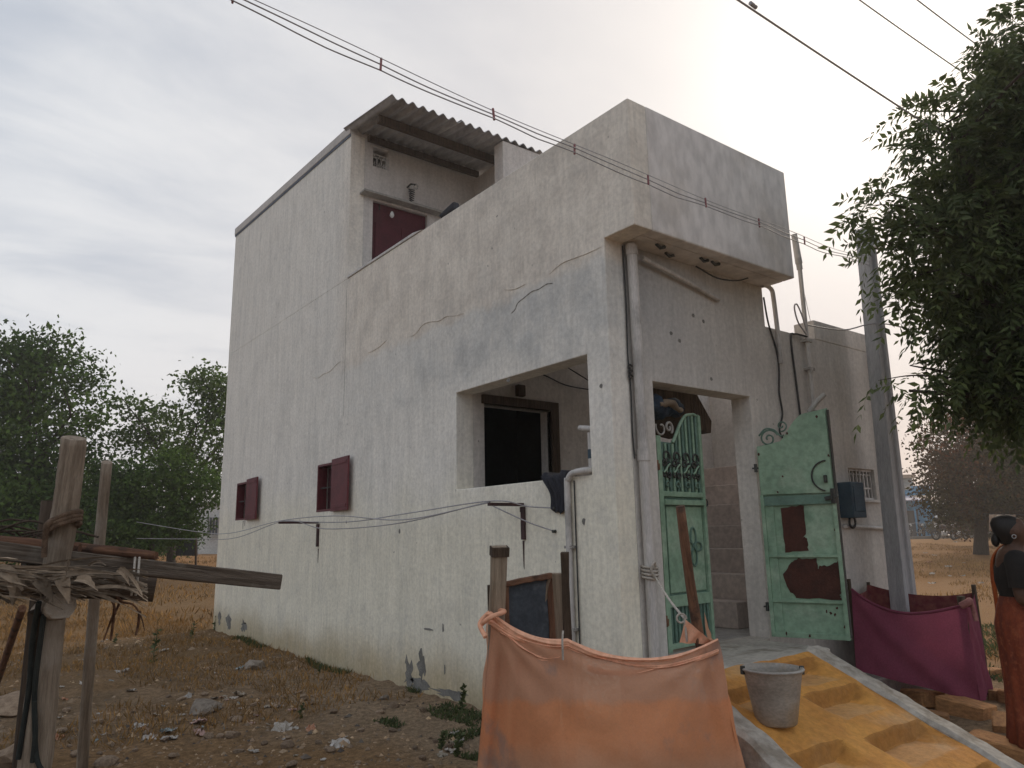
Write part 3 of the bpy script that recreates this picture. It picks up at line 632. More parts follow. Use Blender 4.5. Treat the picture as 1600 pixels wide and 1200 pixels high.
# interior seen through the gateway: steps, sloping stair soffit, bundle, plain back wall
for k in range(7):
    B().box((2.05+k*.26, .55, .577), (2.31+k*.26 if k < 6 else 3.9, 2.10, .577+(k+1)*.235)).build('stair_step', m_pinkwall, H, bevel=.006)
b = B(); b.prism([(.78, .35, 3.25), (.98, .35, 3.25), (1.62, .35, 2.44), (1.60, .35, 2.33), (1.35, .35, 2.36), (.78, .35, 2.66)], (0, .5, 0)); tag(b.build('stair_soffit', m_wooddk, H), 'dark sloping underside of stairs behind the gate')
B().box((2.06, .18, 3.05), (2.45, 2.105, 3.2)).build('roof_slab', m_in, H)  # added slab over part of the court, cuts the light reaching the veranda
# roof top bent pipe, mast, cables
b = B().tube(curve_pts([(2.02, -.03, 3.705), (2.10, -.03, 3.715), (2.17, -.03, 3.69), (2.19, -.03, 3.60), (2.21, -.03, 3.2), (2.215, -.03, 2.98)], 5), .022, 8); tag(b.build('vent_pipe', m_pvc, H), 'bent pipe rising above the low front wall')
b = B().tube([(2.685, -.035, 2.45), (2.69, -.035, 3.0), (2.69, -.035, 4.0)], .022, 8); b.tube([(2.69, -.035, 4.0), (2.685, -.035, 4.06)], .03, 8)
b.tube([(2.685, -.035, 4.06), (2.65, -.035, 4.36)], [.036, .03], 8); b.tube([(2.688, -.035, 2.95), (2.688, -.035, 2.99)], .03, 8)
mp = tag(b.build('mast_pipe', m_pvc, H), 'tall service mast pipe carrying the supply cable')
for zc in (2.55, 2.97, 3.25): B().box((2.64, -.06, zc), (2.74, 0, zc+.025)).build('pipe_clip', m_concrete, mp)
B().tube(curve_pts([(2.66, -.05, 3.32), (2.52, -.06, 3.42), (2.48, -.06, 3.56), (2.53, -.06, 3.6), (2.60, -.06, 3.5), (2.67, -.05, 3.36)], 6), .008, 5).build('cable', m_gwire, H)
B().tube(curve_pts([(2.67, -.05, 3.30), (2.5, -.02, 3.31), (2.45, -.01, 3.25), (2.47, -.01, 2.8), (2.5, -.01, 2.2)], 6), .010, 5).build('cable', m_wire, H)
B().tube(curve_pts([(2.06, -.01, 3.60), (2.10, -.01, 3.35), (2.19, -.012, 3.1), (2.2, -.012, 2.9), (2.17, -.012, 2.7), (2.19, -.012, 2.5), (2.12, -.012, 2.33), (2.25, -.02, 2.2), (2.45, -.015, 2.0)], 7), .009, 5).build('cable', m_wire, H)
# grille of the small front window
b = B().box((3.26, .03, 1.745), (3.77, .06, 1.765)).box((3.26, .03, 2.03), (3.77, .06, 2.05))
for k in range(8):
    xx = 3.28+k*.067; b.bar((xx, .045, 1.765), (xx, .045, 2.03), .016, .02)
for k in range(7): b.tube(arc((3.3135+k*.067, .045, 1.97), (1, 0, 0), (0, 0, 1), .03, .03, 0, math.pi, 6), .007, 5)
b.bar((3.27, .045, 1.86), (3.76, .045, 1.86), .016, .016)
tag(b.build('window_grille', m_pvc, H), 'small cement grille window in the front wall')
B().box((3.24, .12, 1.72), (3.79, .17, 2.07)).build('window_back', m_wooddk, H)
B().box((3.22, -.03, 1.715), (3.81, 0, 1.742)).build('sill', m_front, H, bevel=.003)
mb = tag(B().box((3.02, -.14, 1.56), (3.26, 0, 1.90)).build('meter_box', m_blue, H, bevel=.008), 'blue electric meter box beside the gate leaf')
B().box((3.05, -.147, 1.62), (3.23, -.14, 1.86)).build('meter_door', m_blue, mb, bevel=.003)
B().tube(arc((3.12, -.06, 1.52), (1, 0, 0), (0, 0, 1), .06, .05, 0, 12, 24), .010, 5).build('cable_coil', m_wire, H)
b = B().tube(curve_pts([(3.02, -.03, 1.48), (3.4, -.03, 1.47), (3.82, -.03, 1.455), (3.875, -.03, 1.48), (3.88, -.03, 1.6), (3.90, -.03, 2.4), (3.93, -.03, 3.3)], 5), .018, 8); tag(b.build('conduit', m_pvc, H), 'white conduit looping under the grille window')
b = B().tube([(3.86, -.03, 0), (3.885, -.03, 1.46)], .03, 8); b.build('drain_pipe', m_pvc, H)
# ------------------------------------------------------------------ gate leaves (parts of the house)
def gate_leaf(h, e, n, flip, m, name_label):
    """h hinge point, e unit along the leaf, n unit towards the viewer; returns mapping"""
    h = Vector(h); e = Vector(e).normalized(); n = Vector(n).normalized()
    P = lambda s, z, o=0.0: h+e*s+n*o+Vector((0, 0, z))
    return P
# right leaf, swung out: flat sheet back with primer patches
W = .60
P = gate_leaf((1.705, -.04, 0), (.335, -.942, 0), (-.942, -.335, 0), 1, m_green, '')
top = [(0, 2.17), (.10, 2.185), (.20, 2.20)]+[(.20+.22*k/8, 2.20+.22*math.sin(k/8*math.pi/2)**1.3) for k in range(1, 9)]+[(.50, 2.43), (W, 2.445)]
gl = B(); gl.prism([P(s, z) for s, z in [(0, .60), (W, .60)]+top[::-1]], -(P(0, 0, .012)-P(0, 0)))
leafR = tag(gl.build('gate_leaf', m_green, H), 'green sheet steel gate leaf swung open, with dark primer patches')
def gpart(name, m, fn, parent, bevel=0): b = B(); fn(b); return b.build(name, m, parent, bevel=bevel)
gpart('cover_sheet', m_green, lambda b: b.prism([P(s, z, .022) for s, z in [(.012, 1.755), (W-.012, 1.75)]+[(min(max(s, .012), W-.012), z-.008) for s, z in top[::-1]]], P(0, 0, .004)-P(0, 0)), leafR)
for (s0, z0, s1, z1) in ((0, .60, 0.03, 1.75), (W-.03, .60, W, 1.75)): gpart('frame_bar', m_green, lambda b: b.prism([P(s0, z0), P(s1, z0), P(s1, z1), P(s0, z1)], P(0, 0, .03)-P(0, 0)), leafR, .002)
for z0, z1, dm in ((.60, .64, m_green), (.875, .90, m_green), (1.235, 1.255, m_green), (1.66, 1.735, m_dgreen)): gpart('rail', dm, lambda b: b.prism([P(.03, z0), P(W-.03, z0), P(W-.03, z1), P(.03, z1)], P(0, 0, .026)-P(0, 0)), leafR, .002)
gpart('rail', m_green, lambda b: b.prism([P(.03, .64), P(.10, .64), P(.10, 1.66), P(.03, 1.66)], P(0, 0, .012)-P(0, 0)), leafR, .002)
def jag(pts, j=.008, n=6):
    o = []
    for (a, b_), (c, d_) in zip(pts, pts[1:]+pts[:1]):
        for k in range(n): t = k/n; o.append((a+(c-a)*t+random.uniform(-j, j), b_+(d_-b_)*t+random.uniform(-j, j)))
    return o
gpart('primer_patch', m_primer, lambda b: b.prism([P(s, z, .002) for s, z in jag([(.155, 1.64), (.345, 1.655), (.34, 1.42), (.315, 1.40), (.345, 1.385), (.345, 1.285), (.165, 1.275)], .005)], P(0, 0, .0025)-P(0, 0)), leafR)
gpart('primer_patch', m_primer, lambda b: b.prism([P(s, z, .002) for s, z in jag([(.13, 1.10), (.20, 1.195), (.26, 1.225), (.40, 1.225), (.405, 1.13), (.42, 1.165), (.50, 1.17), (.567, 1.205), (.567, .99), (.55, .94), (.567, .905), (.22, .915), (.16, .97)], .006, 4)], P(0, 0, .0025)-P(0, 0)), leafR)
for s, z in ((.47, .80), (.50, .79), (.44, .81), (.52, .84), (.57, .70), (.585, 1.10), (.02, 1.3), (.57, 1.45), (.3, .62), (.12, .63), (.58, 2.05), (.02, 2.1), (.15, 1.77), (.27, 2.26), (.20, 1.90), (.52, 2.38)): gpart('rust_spot', m_primer, lambda b: b.prism([P(s+.012*math.cos(a)*random.uniform(.4, 1), z+.018*math.sin(a)*random.uniform(.4, 1), .027 if z > 1.75 or s < .03 or s > .565 or z < .64 else .0) for a in [k*.9 for k in range(7)]], P(0, 0, .0025)-P(0, 0)), leafR)
gpart('scroll', m_dgreen, lambda b: b.tube(arc(P(.11, 2.23, .01), e_ := (P(1, 0)-P(0, 0)), (0, 0, 1), .08, .012, math.pi*.1, math.pi*3.2, 26), .008, 6), leafR)
gpart('scroll', m_dgreen, lambda b: b.tube(curve_pts([P(.03, 2.26, .01), P(.09, 2.315, .01), P(.16, 2.30, .01), P(.21, 2.245, .01), P(.24, 2.25, .01)], 6), .008, 6), leafR)
gpart('scroll', m_dgreen, lambda b: b.tube(arc(P(.225, 2.33, .01), (P(1, 0)-P(0, 0)), (0, 0, 1), .05, .008, -math.pi*.6, math.pi*2.0, 20), .007, 6), leafR)
gpart('handle_ring', m_iron, lambda b: b.tube(arc(P(.56, 1.885, .035), (P(1, 0)-P(0, 0)), (0, 0, 1), .125, .125, math.pi*.52, math.pi*1.42, 16), .007, 6), leafR)
gpart('latch', m_iron, lambda b: b.bar(P(.54, 1.83, .04), P(.54, 1.89, .04), .03, .02).bar(P(.52, 1.70, .035), P(.62, 1.72, .035), .035, .03).bar(P(.585, 1.66, .04), P(.585, 1.78, .04), .03, .03), leafR, .003)
gpart('drop_bolt', m_concrete, lambda b: b.tube([P(.45, 2.43, -.03), P(.53, 2.53, -.06), P(.58, 2.575, -.08)], [.02, .022, .02], 8), leafR)
gpart('edge_strip', m_iron, lambda b: b.bar(P(W+.004, .62, 0), P(W+.004, 2.43, 0), .008, .03, up=(1, 0, 0)), leafR)
for z in (.80, 1.95): gpart('hinge', m_iron, lambda b: b.tube([P(-.02, z, .01), P(-.02, z+.07, .01)], .014, 8).bar(P(-.05, z+.035, .0), P(0, z+.035, .0), .03, .012), leafR)
# left leaf, nearly shut: framed panels, ribs and scroll work
P2 = gate_leaf((.50, .06, 0), (.995, .10, 0), (.10, -.995, 0), 1, m_dgreen, '')
W2 = .635; ex = P2(1, 0)-P2(0, 0); th = lambda o: P2(0, 0, o)-P2(0, 0)
mG = m_green
topL = [(0.02, 2.16), (.24, 2.16)]+[(.24+.25*k/8, 2.16+.25*math.sin(k/8*math.pi/2)**1.2) for k in range(1, 9)]+[(.56, 2.42), (W2, 2.40)]
gl = B(); gl.prism([P2(s, z) for s, z in [(.02, .60), (W2, .60)]+topL[::-1]], th(-.010))
leafL = tag(gl.build('gate_leaf', m_dgreen, H), 'green gate leaf with vertical ribs, scroll work and a flower ornament')
gpart('frame_bar', mG, lambda b: b.prism([P2(0, .58), P2(.055, .58), P2(.055, 2.20), P2(0, 2.20)], th(.032)), leafL, .003)
gpart('frame_bar', mG, lambda b: b.prism([P2(W2-.035, .58), P2(W2, .58), P2(W2, 2.41), P2(W2-.035, 2.42)], th(.032)), leafL, .003)
for z0, z1, o in ((.60, .64, .025), (.90, .985, .03), (1.665, 1.705, .045), (1.73, 1.77, .028)): gpart('rail', mG, lambda b: b.prism([P2(.055, z0), P2(W2-.035, z0), P2(W2-.035, z1), P2(.055, z1)], th(o)), leafL, .003)
gpart('panel', mG, lambda b: b.prism([P2(.10, 1.0), P2(W2-.05, 1.0), P2(W2-.05, 1.655), P2(.10, 1.655)], th(.014)), leafL, .006)
gpart('top_rail', mG, lambda b: b.tube([P2(s, z, .012) for s, z in topL[1:]], .013, 6), leafL)
def topz(s):
    for (a, za), (c, zc) in zip(topL, topL[1:]):
        if a <= s <= c: return za+(zc-za)*(s-a)/(c-a)
    return 2.2
for k in range(11):
    s = .085+k*.05
    gpart('rib', m_green if k % 2 else m_dgreen, lambda b: b.tube([P2(s, 1.77, .010), P2(s, topz(s)-.012, .010)], .0125, 6), leafL)
    gpart('rib', m_dgreen, lambda b: b.tube([P2(s, .64, .008), P2(s, .90, .008)], .011, 6), leafL)
for k in range(4):
    s = .12+k*.135
    for (ds, z, r, a0, a1) in ((0, 2.04, .052, -.3, 5.6), (-.03, 1.985, .032, 0, 6), (.03, 1.985, .032, 3, 9), (-.03, 1.90, .03, 0, 6), (.03, 1.90, .03, 3, 9), (0, 1.82, .034, -.5, 5.2)):
        if .06 < s+ds < W2-.06: gpart('scroll', m_iron if z > 1.86 else m_dgreen, lambda b: b.tube(arc(P2(s+ds, z, .026), ex, (0, 0, 1), r, r*.35, a0, a1, 14), .0085, 5), leafL)
    gpart('scroll', m_green, lambda b: b.tube(curve_pts([P2(s-.05, 1.915, .032), P2(s-.02, 1.935, .034), P2(s+.005, 1.965, .034), P2(s+.04, 1.985, .03)], 4), .008, 5), leafL)
for a in range(4):
    th_ = a*math.pi/2+math.pi/2; L = (.15, .11, .15, .11)[a]; dx, dz = math.cos(th_), math.sin(th_)
    c0 = P2(.43, 1.34, .022)
    gpart('petal', m_dgreen, lambda b: b.tube([c0+(ex*dx+Vector((0, 0, dz)))*(L*(.5-.5*math.cos(t)))+(ex*(-dz)+Vector((0, 0, dx)))*(.036*math.sin(t)) for t in [k*2*math.pi/14 for k in range(15)]], .008, 5), leafL)
gpart('rosette', m_dgreen, lambda b: b.tube([P2(.43, 1.34, .014), P2(.43, 1.34, .042)], .022, 8), leafL)
gpart('scroll', m_concrete, lambda b: b.tube(arc(P2(.10, 2.27, .01), ex, (0, 0, 1), .075, .02, math.pi*.9, math.pi*2.6, 18), .008, 6), leafL)
gpart('scroll', m_concrete, lambda b: b.tube(arc(P2(.205, 2.28, .01), ex, (0, 0, 1), .055, .012, -math.pi*.3, math.pi*2.2, 20), .010, 6), leafL)
for z in (.80, 1.955): gpart('hinge', m_woodrd, lambda b: b.bar(P2(-.035, z, .02), P2(.02, z, .02), .03, .05).tube([P2(-.015, z-.03, .03), P2(-.015, z+.05, .03)], .016, 8), leafL)
gpart('latch_ring', m_iron, lambda b: b.tube(arc(P2(W2+.01, 1.69, .02), ex, (0, 0, 1), .03, .03, -1.6, 1.6, 8), .006, 5), leafL)

# things resting in the house
def sheet_from(fn, nu, nv):
    V = np.array([fn(i/nu, j/nv) for i in range(nu+1) for j in range(nv+1)])
    i = (np.arange(nu)[:, None]*(nv+1)+np.arange(nv)[None, :]).ravel()
    return V, np.stack([i, i+nv+1, i+nv+2, i+1], 1)
def rag(u, v):
    # v runs from inside over the sill and down the outside
    y = .50+.30*u*(1-.35*v); s = v*.55
    if s < .16: x, z = .16-s*1.15, 1.90+.028*math.sin(u*9)*.5+.03
    else: x, z = -.03-.01*math.sin(v*6), 1.915-(s-.16)*.78*(1-.28*abs(u-.45))
    return (x+.012*math.sin(u*22+v*4), y+.02*math.sin(v*7), z+.01*math.sin(u*15))
V, F = sheet_from(rag, 26, 22); o = np_mesh('rag', V, F, m_dark, loc=(0, .65, 1.9), smooth=True)
md = o.modifiers.new('solid', 'SOLIDIFY'); md.thickness = .008; tag(o, 'dark grey cloth draped over the sill of the side opening', 'cloth')
for nm, pts, r, lab in (('cloth_bundle', [(.50, .12, 2.42), (.62, .14, 2.47), (.78, .2, 2.44), (.95, .25, 2.50), (1.12, .3, 2.48)], [.05, .075, .06, .07, .03], 'dark blue cloth bundle stuffed above the gate'),):
    b = B(); b.tube(curve_pts(pts, 4), [r[min(i//4, 4)]*(1+.25*math.sin(i*2.1)) for i in range(17)], 10); tag(b.build(nm, m_bluecloth, loc=(.8, .2, 2.35)), lab, 'bundle')
b = B(); b.tube(curve_pts([(.62, .08, 2.46), (.74, .07, 2.485), (.86, .10, 2.45), (.92, .10, 2.44)], 4), [.02, .026, .034, .03, .028, .035, .03, .025, .02, .02, .025, .02, .015], 8); tag(b.build('rag', m_palm, loc=(.75, .08, 2.45)), 'pale rag lying on the blue bundle above the gate', 'cloth')
b = B(); b.prism([(-.005, 2.12, 4.75), (-.005, 2.40, 4.745), (-.005, 2.44, 4.80), (-.005, 2.14, 4.85)], (.09, 0, 0)); tag(b.build('shoe', m_dark, loc=(.03, 2.3, 4.75), bevel=.025), 'small dark lump lying on the parapet top near the upper door', 'lump')

# ------------------------------------------------------------------ landing, ramp
RZ = lambda y: .57+.44*(y+.61)
RM = thing('entrance_ramp', 'ochre cement ramp with pale kerbs and foot holds below the green gate', 'ramp', (.65, -1.2, 0))
B().box((-.05, -.60, -.3), (1.62, 0, .575)).build('landing', m_lime, RM, bevel=.02)
B().box((.47, 0, -.3), (1.72, .2, .579)).build('threshold', m_lime, RM)
pockets = [(.74, 1.22, -.68, .22), (.66, 1.22, -.98, .23), (.64, 1.25, -1.37, .24), (-.14, .38, -1.33, .23), (.04, .52, -.80, .20), (.60, 1.24, -1.76, .22), (-.15, .36, -1.72, .22)]
def rz(x, y):
    z = RZ(y); best = 0
    for x0, x1, y0, dpt in pockets:
        if x0-.06 < x < x1+.06 and y0-dpt-.02 < y < y0+.03:
            wx_ = smooth01(x0-.06, x0+.10, x)*(1-smooth01(x1-.10, x1+.06, x)); wy_ = 1-smooth01(y0-.0, y0+.022, y)
            tread = RZ(y0-dpt)+.05*(y-(y0-dpt))
            best = max(best, (z-tread)*wx_*wy_)
    return z-max(best, 0)
NX, NY = 150, 140; V = []
for i in range(NX+1):
    for j in range(NY+1):
        t = j/NY; y = -.60-1.45*t; xl = -.04-.30*max(0, (t-.2)); xr = 1.33; x = xl+(xr-xl)*i/NX
        V.append((x, y, rz(x, y)+.004*math.sin(x*9+y*5)+.003*math.sin(x*23-y*17)))
i = (np.arange(NX)[:, None]*(NY+1)+np.arange(NY)[None, :]).ravel()
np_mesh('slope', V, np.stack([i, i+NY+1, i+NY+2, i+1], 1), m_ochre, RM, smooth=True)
for s_ in (0, 1):
    rings = []
    for k in range(30):
        t = k/29; y = -.58-1.5*t; xl = -.04-.30*max(0, (t-.2))
        x0, x1 = ((xl-.17, xl+.02) if s_ == 0 else (1.31, 1.50)); jx = .008*math.sin(k*.7)+random.uniform(-.004, .004); z = RZ(y)+.022+random.uniform(-.006, .006)
        rings.append([Vector((x0+jx-.01, y, -.3)), Vector((x1+jx+.0, y, -.3)), Vector((x1+jx, y, z-.015)), Vector((x1-.025+jx, y, z)), Vector((x0+.03+jx, y, z+.003)), Vector((x0+jx, y, z-.02))])
    b = B(); b.loft(rings, smooth=False); b.build('kerb', m_lime, RM)
tag(B().box((1.62, -.42, -.2), (4.05, -.003, .20)).build('plinth', m_concrete, bevel=.02), kind='structure')

# bucket
bc = Vector((.12, -1.10, RZ(-1.10)+.0)); bk = thing('bucket', 'grey metal bucket standing on the ochre ramp', 'bucket', bc)
prof = [(r_*.93, z_*.93) for r_, z_ in [(.0, .01), (.115, .0), (.125, .012), (.150, .15), (.176, .30), (.186, .318), (.188, .330), (.178, .333), (.166, .30), (.14, .15), (.112, .03), (0, .03)]]
ring = lambda r, z: [bc+Vector((max(r, .001)*math.cos(a), max(r, .001)*math.sin(a), z)) for a in [k*2*math.pi/40 for k in range(40)]]
B().loft([ring(r, z) for r, z in prof], caps=True).build('body', m_bucket, bk)
B().tube(arc(bc+Vector((0, 0, .302)), (1, 0, 0), (0, 1, 0), .174, .174, 0, 2*math.pi, 40), .007, 6).build('rim', m_concrete, bk)
B().tube([bc+CR*(.177*math.cos(a))+Vector((.177*math.sin(a)*.55, .177*math.sin(a)*.8, .293)) for a in [k*math.pi/20 for k in range(21)]], .005, 6).build('handle', m_iron, bk)
for s_ in (-1, 1): B().box(bc+CR*(s_*.174)+Vector((-.011, -.011, .27)), bc+CR*(s_*.174)+Vector((.011, .011, .318))).build('lug', m_iron, bk, bevel=.003)

# ------------------------------------------------------------------ orange bathing screen
A0 = at(768, 958, 3.96); Md = at(887, 1000, 3.98); Rp = at(1121, 1000, 3.95)
def post_line(u0, v0, u1, v1, dp):
    a = at(u0, v0, dp); c = at(u1, v1, dp); k = (c.z+.12)/(a.z-c.z); return c-(a-c)*k, a
p0, p1 = post_line(781, 853, 776, 1000, 4.02); pk = plank('wooden_post', p0, p1, .085, .05, m_plank); tag(pk, 'squared pale timber post at the left of the orange screen', 'post')
B().box(Vector((-.048, -.032, 0)), Vector((.048, .032, .05))).build('offcut', m_wooddk)
oc = bpy.data.objects['offcut']; oc.parent = pk; oc.matrix_basis = Matrix.Translation((0, 0, (p1-p0).length-.052)); oc.name = 'end_block'
p0, p1 = post_line(765, 914, 767, 1000, 4.15); tag(log('wooden_stick', p0, p1, .014, .012, m_wooddk), 'thin dark stick just left of the pale timber post', 'stick')
p0, p1 = post_line(882, 862, 888, 1000, 4.05); tag(plank('wooden_post', p0, p1, .045, .03, m_wooddk), 'narrow dark split post beside the white water pipe', 'post')
p0, p1 = post_line(872, 895, 880, 1000, 4.12); tag(plank('wooden_plank', p0, p1, .07, .02, m_plank), 'pale upright plank between the framed board and the dark split post', 'plank')
st = log('wooden_stick', at(1131, 1060, 4.12)+Vector((.05, .0, -.62)), at(1063, 790, 4.12), .034, .026, m_woodrd, rings=16, bend=.03); tag(st, 'crooked reddish stick leaning in front of the flower ornament', 'stick')
# path of the screen in plan, top heights and bottom points
def mk(p, z): return Vector((p[0], p[1], z))
back = A0+Vector((.33, .50, 0)); rback = Rp+Vector((.35, .36, 0))
tops = [(mk(back, A0.z-.05)), mk(A0, A0.z), mk(Md, Md.z), mk(Rp, Rp.z), mk(rback, Rp.z+.10)]
bl = at(738, 1195, 3.97); br = at(1168, 1195, 3.90)
bots = [mk(back, .02), mk(bl, .02), mk(Md+Vector((-.03, -.06, 0)), .02), mk(br, .02), mk(rback+Vector((.08, -.03, 0)), .03)]
segl = [(tops[i+1]-tops[i]).length for i in range(4)]; cum = [0]
for s_ in segl: cum.append(cum[-1]+s_)
def seg(pts, s, sag):
    for i in range(4):
        if s <= cum[i+1]+1e-6:
            t = (s-cum[i])/segl[i]; p = pts[i].lerp(pts[i+1], t); p.z -= sag*4*t*(1-t)*segl[i]**1.2; return p, i, t
    return pts[-1].copy(), 3, 1
def oscreen(u, v):
    s = u*cum[-1]; a, i, t = seg(tops, s, .13); b_, _, _ = seg(bots, s, 0)
    p = a.lerp(b_, v); tn = (tops[i+1]-tops[i]).normalized(); nrm = Vector((tn.y, -tn.x, 0))
    d0 = abs(s-cum[1])
    fold = .02*math.sin(s*19+v*2.0)*v*(.4+.6*v)+.035*math.sin(s*6.1+1.0)*v
    fold += .014*math.sin(v*24-4*abs(t-.5))*math.exp(-v*6)*(1 if i in (1, 2) else 0)       # swags below the hem
    fold += .028*math.sin(s*62)*math.exp(-d0*d0/.03)*min(1, v*3)                            # gathered by the left post
    fold += .012*math.sin(s*45+v*9)*math.exp(-abs(s-cum[3])*6)
    fold += .045*float(vnoise(np.array([s*1.7]), np.array([v*1.3]), 1.0, 31)[0])*min(1, v*2.5)+.016*float(vnoise(np.array([s*5+v*3]), np.array([v*2.2]), 1.0, 32)[0])*min(1, v*4)
    for (sc, amp, fr) in ((cum[1], .016, 15), (cum[3], .013, 13)):
        dx = abs(s-sc); rr_ = math.hypot(dx, v*1.0); an_ = math.atan2(dx, v*1.0+.02); fold += amp*math.sin(an_*fr)*math.exp(-rr_*1.6)*min(1, rr_*4)
    fold += .007*float(vnoise(np.array([s*14+v*9]), np.array([v*5-s*3]), 1.0, 33)[0])*min(1, v*6)+.010*abs(float(vnoise(np.array([s*3.3-v*4]), np.array([v*2+s]), 1.0, 34)[0]))*min(1, v*4)
    belly = .05*math.sin(math.pi*min(1, v*1.1))*(math.sin(math.pi*t) if i in (1, 2) else 0)
    return p+nrm*(fold+belly)
V, F = sheet_from(oscreen, 220, 60)
o = np_mesh('screen_cloth', V, F, m_ocloth, loc=tuple(mk(Md, 0)), smooth=True); tag(o, 'faded orange cloth screen tied round wooden posts at the house corner', 'cloth screen')
m_hem = mat('orange_hem', (.86, .47, .31), (.74, .37, .23), 3, None, .95, .3, 40)
def hem_sheet(s0, s1, drop, bulge, start, ph):
    def fn(u, v):
        s_ = s0+(s1-s0)*u; p, i, t = seg(tops, s_, .13); tn = (tops[i+1]-tops[i]).normalized(); n = Vector((tn.y, -tn.x, 0))
        dr = drop*(.75+.35*math.sin(u*5+ph)+.15*math.sin(u*17+ph)); st_ = start*(.8+.3*math.sin(u*4+ph*2))
        q = bulge*math.sin(math.pi*min(1, v*1.05+.02))+.0035*math.sin(v*13+5*math.sin(s_*3+ph))+.003*math.sin(s_*31+v*5)
        return p+n*(.004+q)+Vector((0, 0, .012-st_-dr*v))
    return sheet_from(fn, 110, 12)
for (s0, s1, dr, bu, st0, ph) in ((cum[1], cum[3], .042, .020, .0, .3), (cum[1], cum[3], .034, .014, .048, 1.7), (cum[1]+.05, cum[2]-.05, .03, .012, .085, 2.6), (cum[2]+.1, cum[3], .028, .011, .082, .9)):
    V, F = hem_sheet(s0, s1, dr, bu, st0, ph); np_mesh('hem_fold', V, F, m_hem, o, smooth=True)
# knots: gathered cloth round the left post, peak by the stick, cords
b = B(); b.tube(curve_pts([A0+CR*-.06+Vector((0, 0, -.06)), A0+CB*.06+Vector((0, 0, .0)), A0+CR*.07+Vector((0, 0, .01)), A0-CB*.07+Vector((0, 0, -.01)), A0-CR*.06+Vector((0, 0, -.05)), A0+CB*.06+CR*-.03+Vector((0, 0, -.10))], 6), .013, 8); b.build('knot', m_hem, o)
pkp = at(1070, 966, 4.1)
def peak(u, v):
    a = pkp.lerp(Rp+Vector((0, 0, -.03)), u*.9+.0); c = at(1062, 1004, 4.1).lerp(at(1122, 1006, 4.0), u)
    return a.lerp(c, v)+CB*(.008*math.sin(u*17+v*4))
V, F = sheet_from(peak, 16, 10); o2 = np_mesh('tied_corner', V, F, m_hem, o, smooth=True)
B().tube([at(880, 985, 3.93), at(879, 1000, 3.90), at(880, 1030, 3.91)], .006, 5).build('tie_cord', m_cord, o)
b = B(); pr_ = [Vector((.255, -.10, 1.15)), pkp]
b.tube([pr_[0].lerp(pr_[1], t)+Vector((0, 0, -.02*math.sin(math.pi*t))) for t in [k/8 for k in range(9)]], .008, 6)
b.tube([pkp, pkp+CR*.005+Vector((0, 0, -.12))], .007, 5); b.tube(arc(pkp-CR*.02, CR, (0, 0, 1), .03, .02, 0, 5.5, 10), .006, 5)
for zc in (1.14, 1.165, 1.19, 1.215): b.tube(arc((.257, -.055, zc), (1, 0, 0), (0, 1, .15), .055, .058, 0, 6.2, 14), .010, 5)
b.tube(curve_pts([(.25, -.11, 1.2), (.22, -.14, 1.25), (.2, -.12, 1.2), (.23, -.12, 1.14)], 4), .009, 5)
tag(b.build('rope', m_cord, loc=(.257, -.055, 1.17)), 'pale cotton rope tied from rain pipe to orange screen', 'rope')
# framed board standing behind the screen
bo = [at(788, 912, 4.45), at(862, 898, 4.55), at(866, 1040, 4.55), at(790, 1060, 4.45)]
BT = thing('framed_board', 'slate coloured board in a brown wooden frame behind orange screen', 'board', tuple(mk(bo[3].lerp(bo[2], .5), 0)))
nb = (bo[1]-bo[0]).cross(bo[3]-bo[0]).normalized()
if nb.dot(CB) < 0: nb = -nb
low = Vector((0, 0, -.66)); B().prism([bo[0], bo[1], bo[2]+low, bo[3]+low], -nb*.012).build('slate_panel', m_board, BT)
for a, c in ((bo[0], bo[1]), (bo[1], bo[2]+low), (bo[0], bo[3]+low)): plank('frame_bar', a+nb*.004, c+nb*.004, .055, .03, m_woodrd, BT)
plank('frame_bar', bo[1].lerp(bo[2], .02)-CR*.02+nb*.02, bo[1].lerp(bo[2], .55)-CR*.07+nb*.02, .02, .012, m_plank, BT)

# ------------------------------------------------------------------ purple screen
L0 = at(1330, 920, 6.5); RF = at(1508, 945, 6.15); RB = at(1522, 925, 6.75); LB = Vector((3.3, -.06, .93))
tp = [L0, RF, RB, LB, L0]; zb = [.27, .07, .06, .25, .27]
sl = [(mk(tp[i+1], 0)-mk(tp[i], 0)).length for i in range(4)]; cp = [0]
for s_ in sl: cp.append(cp[-1]+s_)
def pscreen(u, v, s0, s1):
    s = s0+(s1-s0)*u
    for i in range(4):
        if s <= cp[i+1]+1e-6: break
    t = (s-cp[i])/sl[i]; a = tp[i].lerp(tp[i+1], t); a.z -= (.16 if i == 0 else .06)*4*t*(1-t)*(1.15-.6*t if i == 0 else 1)
    bt = mk(a, zb[i]+(zb[i+1]-zb[i])*t); c0 = mk((L0+RF+RB+LB)/4, 0); bt = bt+(mk(bt, 0)-c0)*.06; bt.z = zb[i]+(zb[i+1]-zb[i])*t
    p = a.lerp(bt, v); tn = (tp[i+1]-tp[i]); tn.z = 0; tn.normalize(); n = Vector((tn.y, -tn.x, 0))
    f = .02*math.sin(14*(t-v*.8)+1)*math.exp(-(t-v*.8)**2*6)*(1 if i == 0 else .6)+.012*math.sin(s*17+v*3)*v+.012*math.sin(s*40)*v*(1 if i == 1 else .3)
    return p+n*f
V, F = sheet_from(lambda u, v: pscreen(u, v, 0, cp[2]), 110, 36); o = np_mesh('screen_cloth', V, F, m_pcloth, loc=tuple(mk(RF, 0)), smooth=True)
tag(o, 'purple cloth screen round stakes beside the open gate leaf', 'cloth screen')
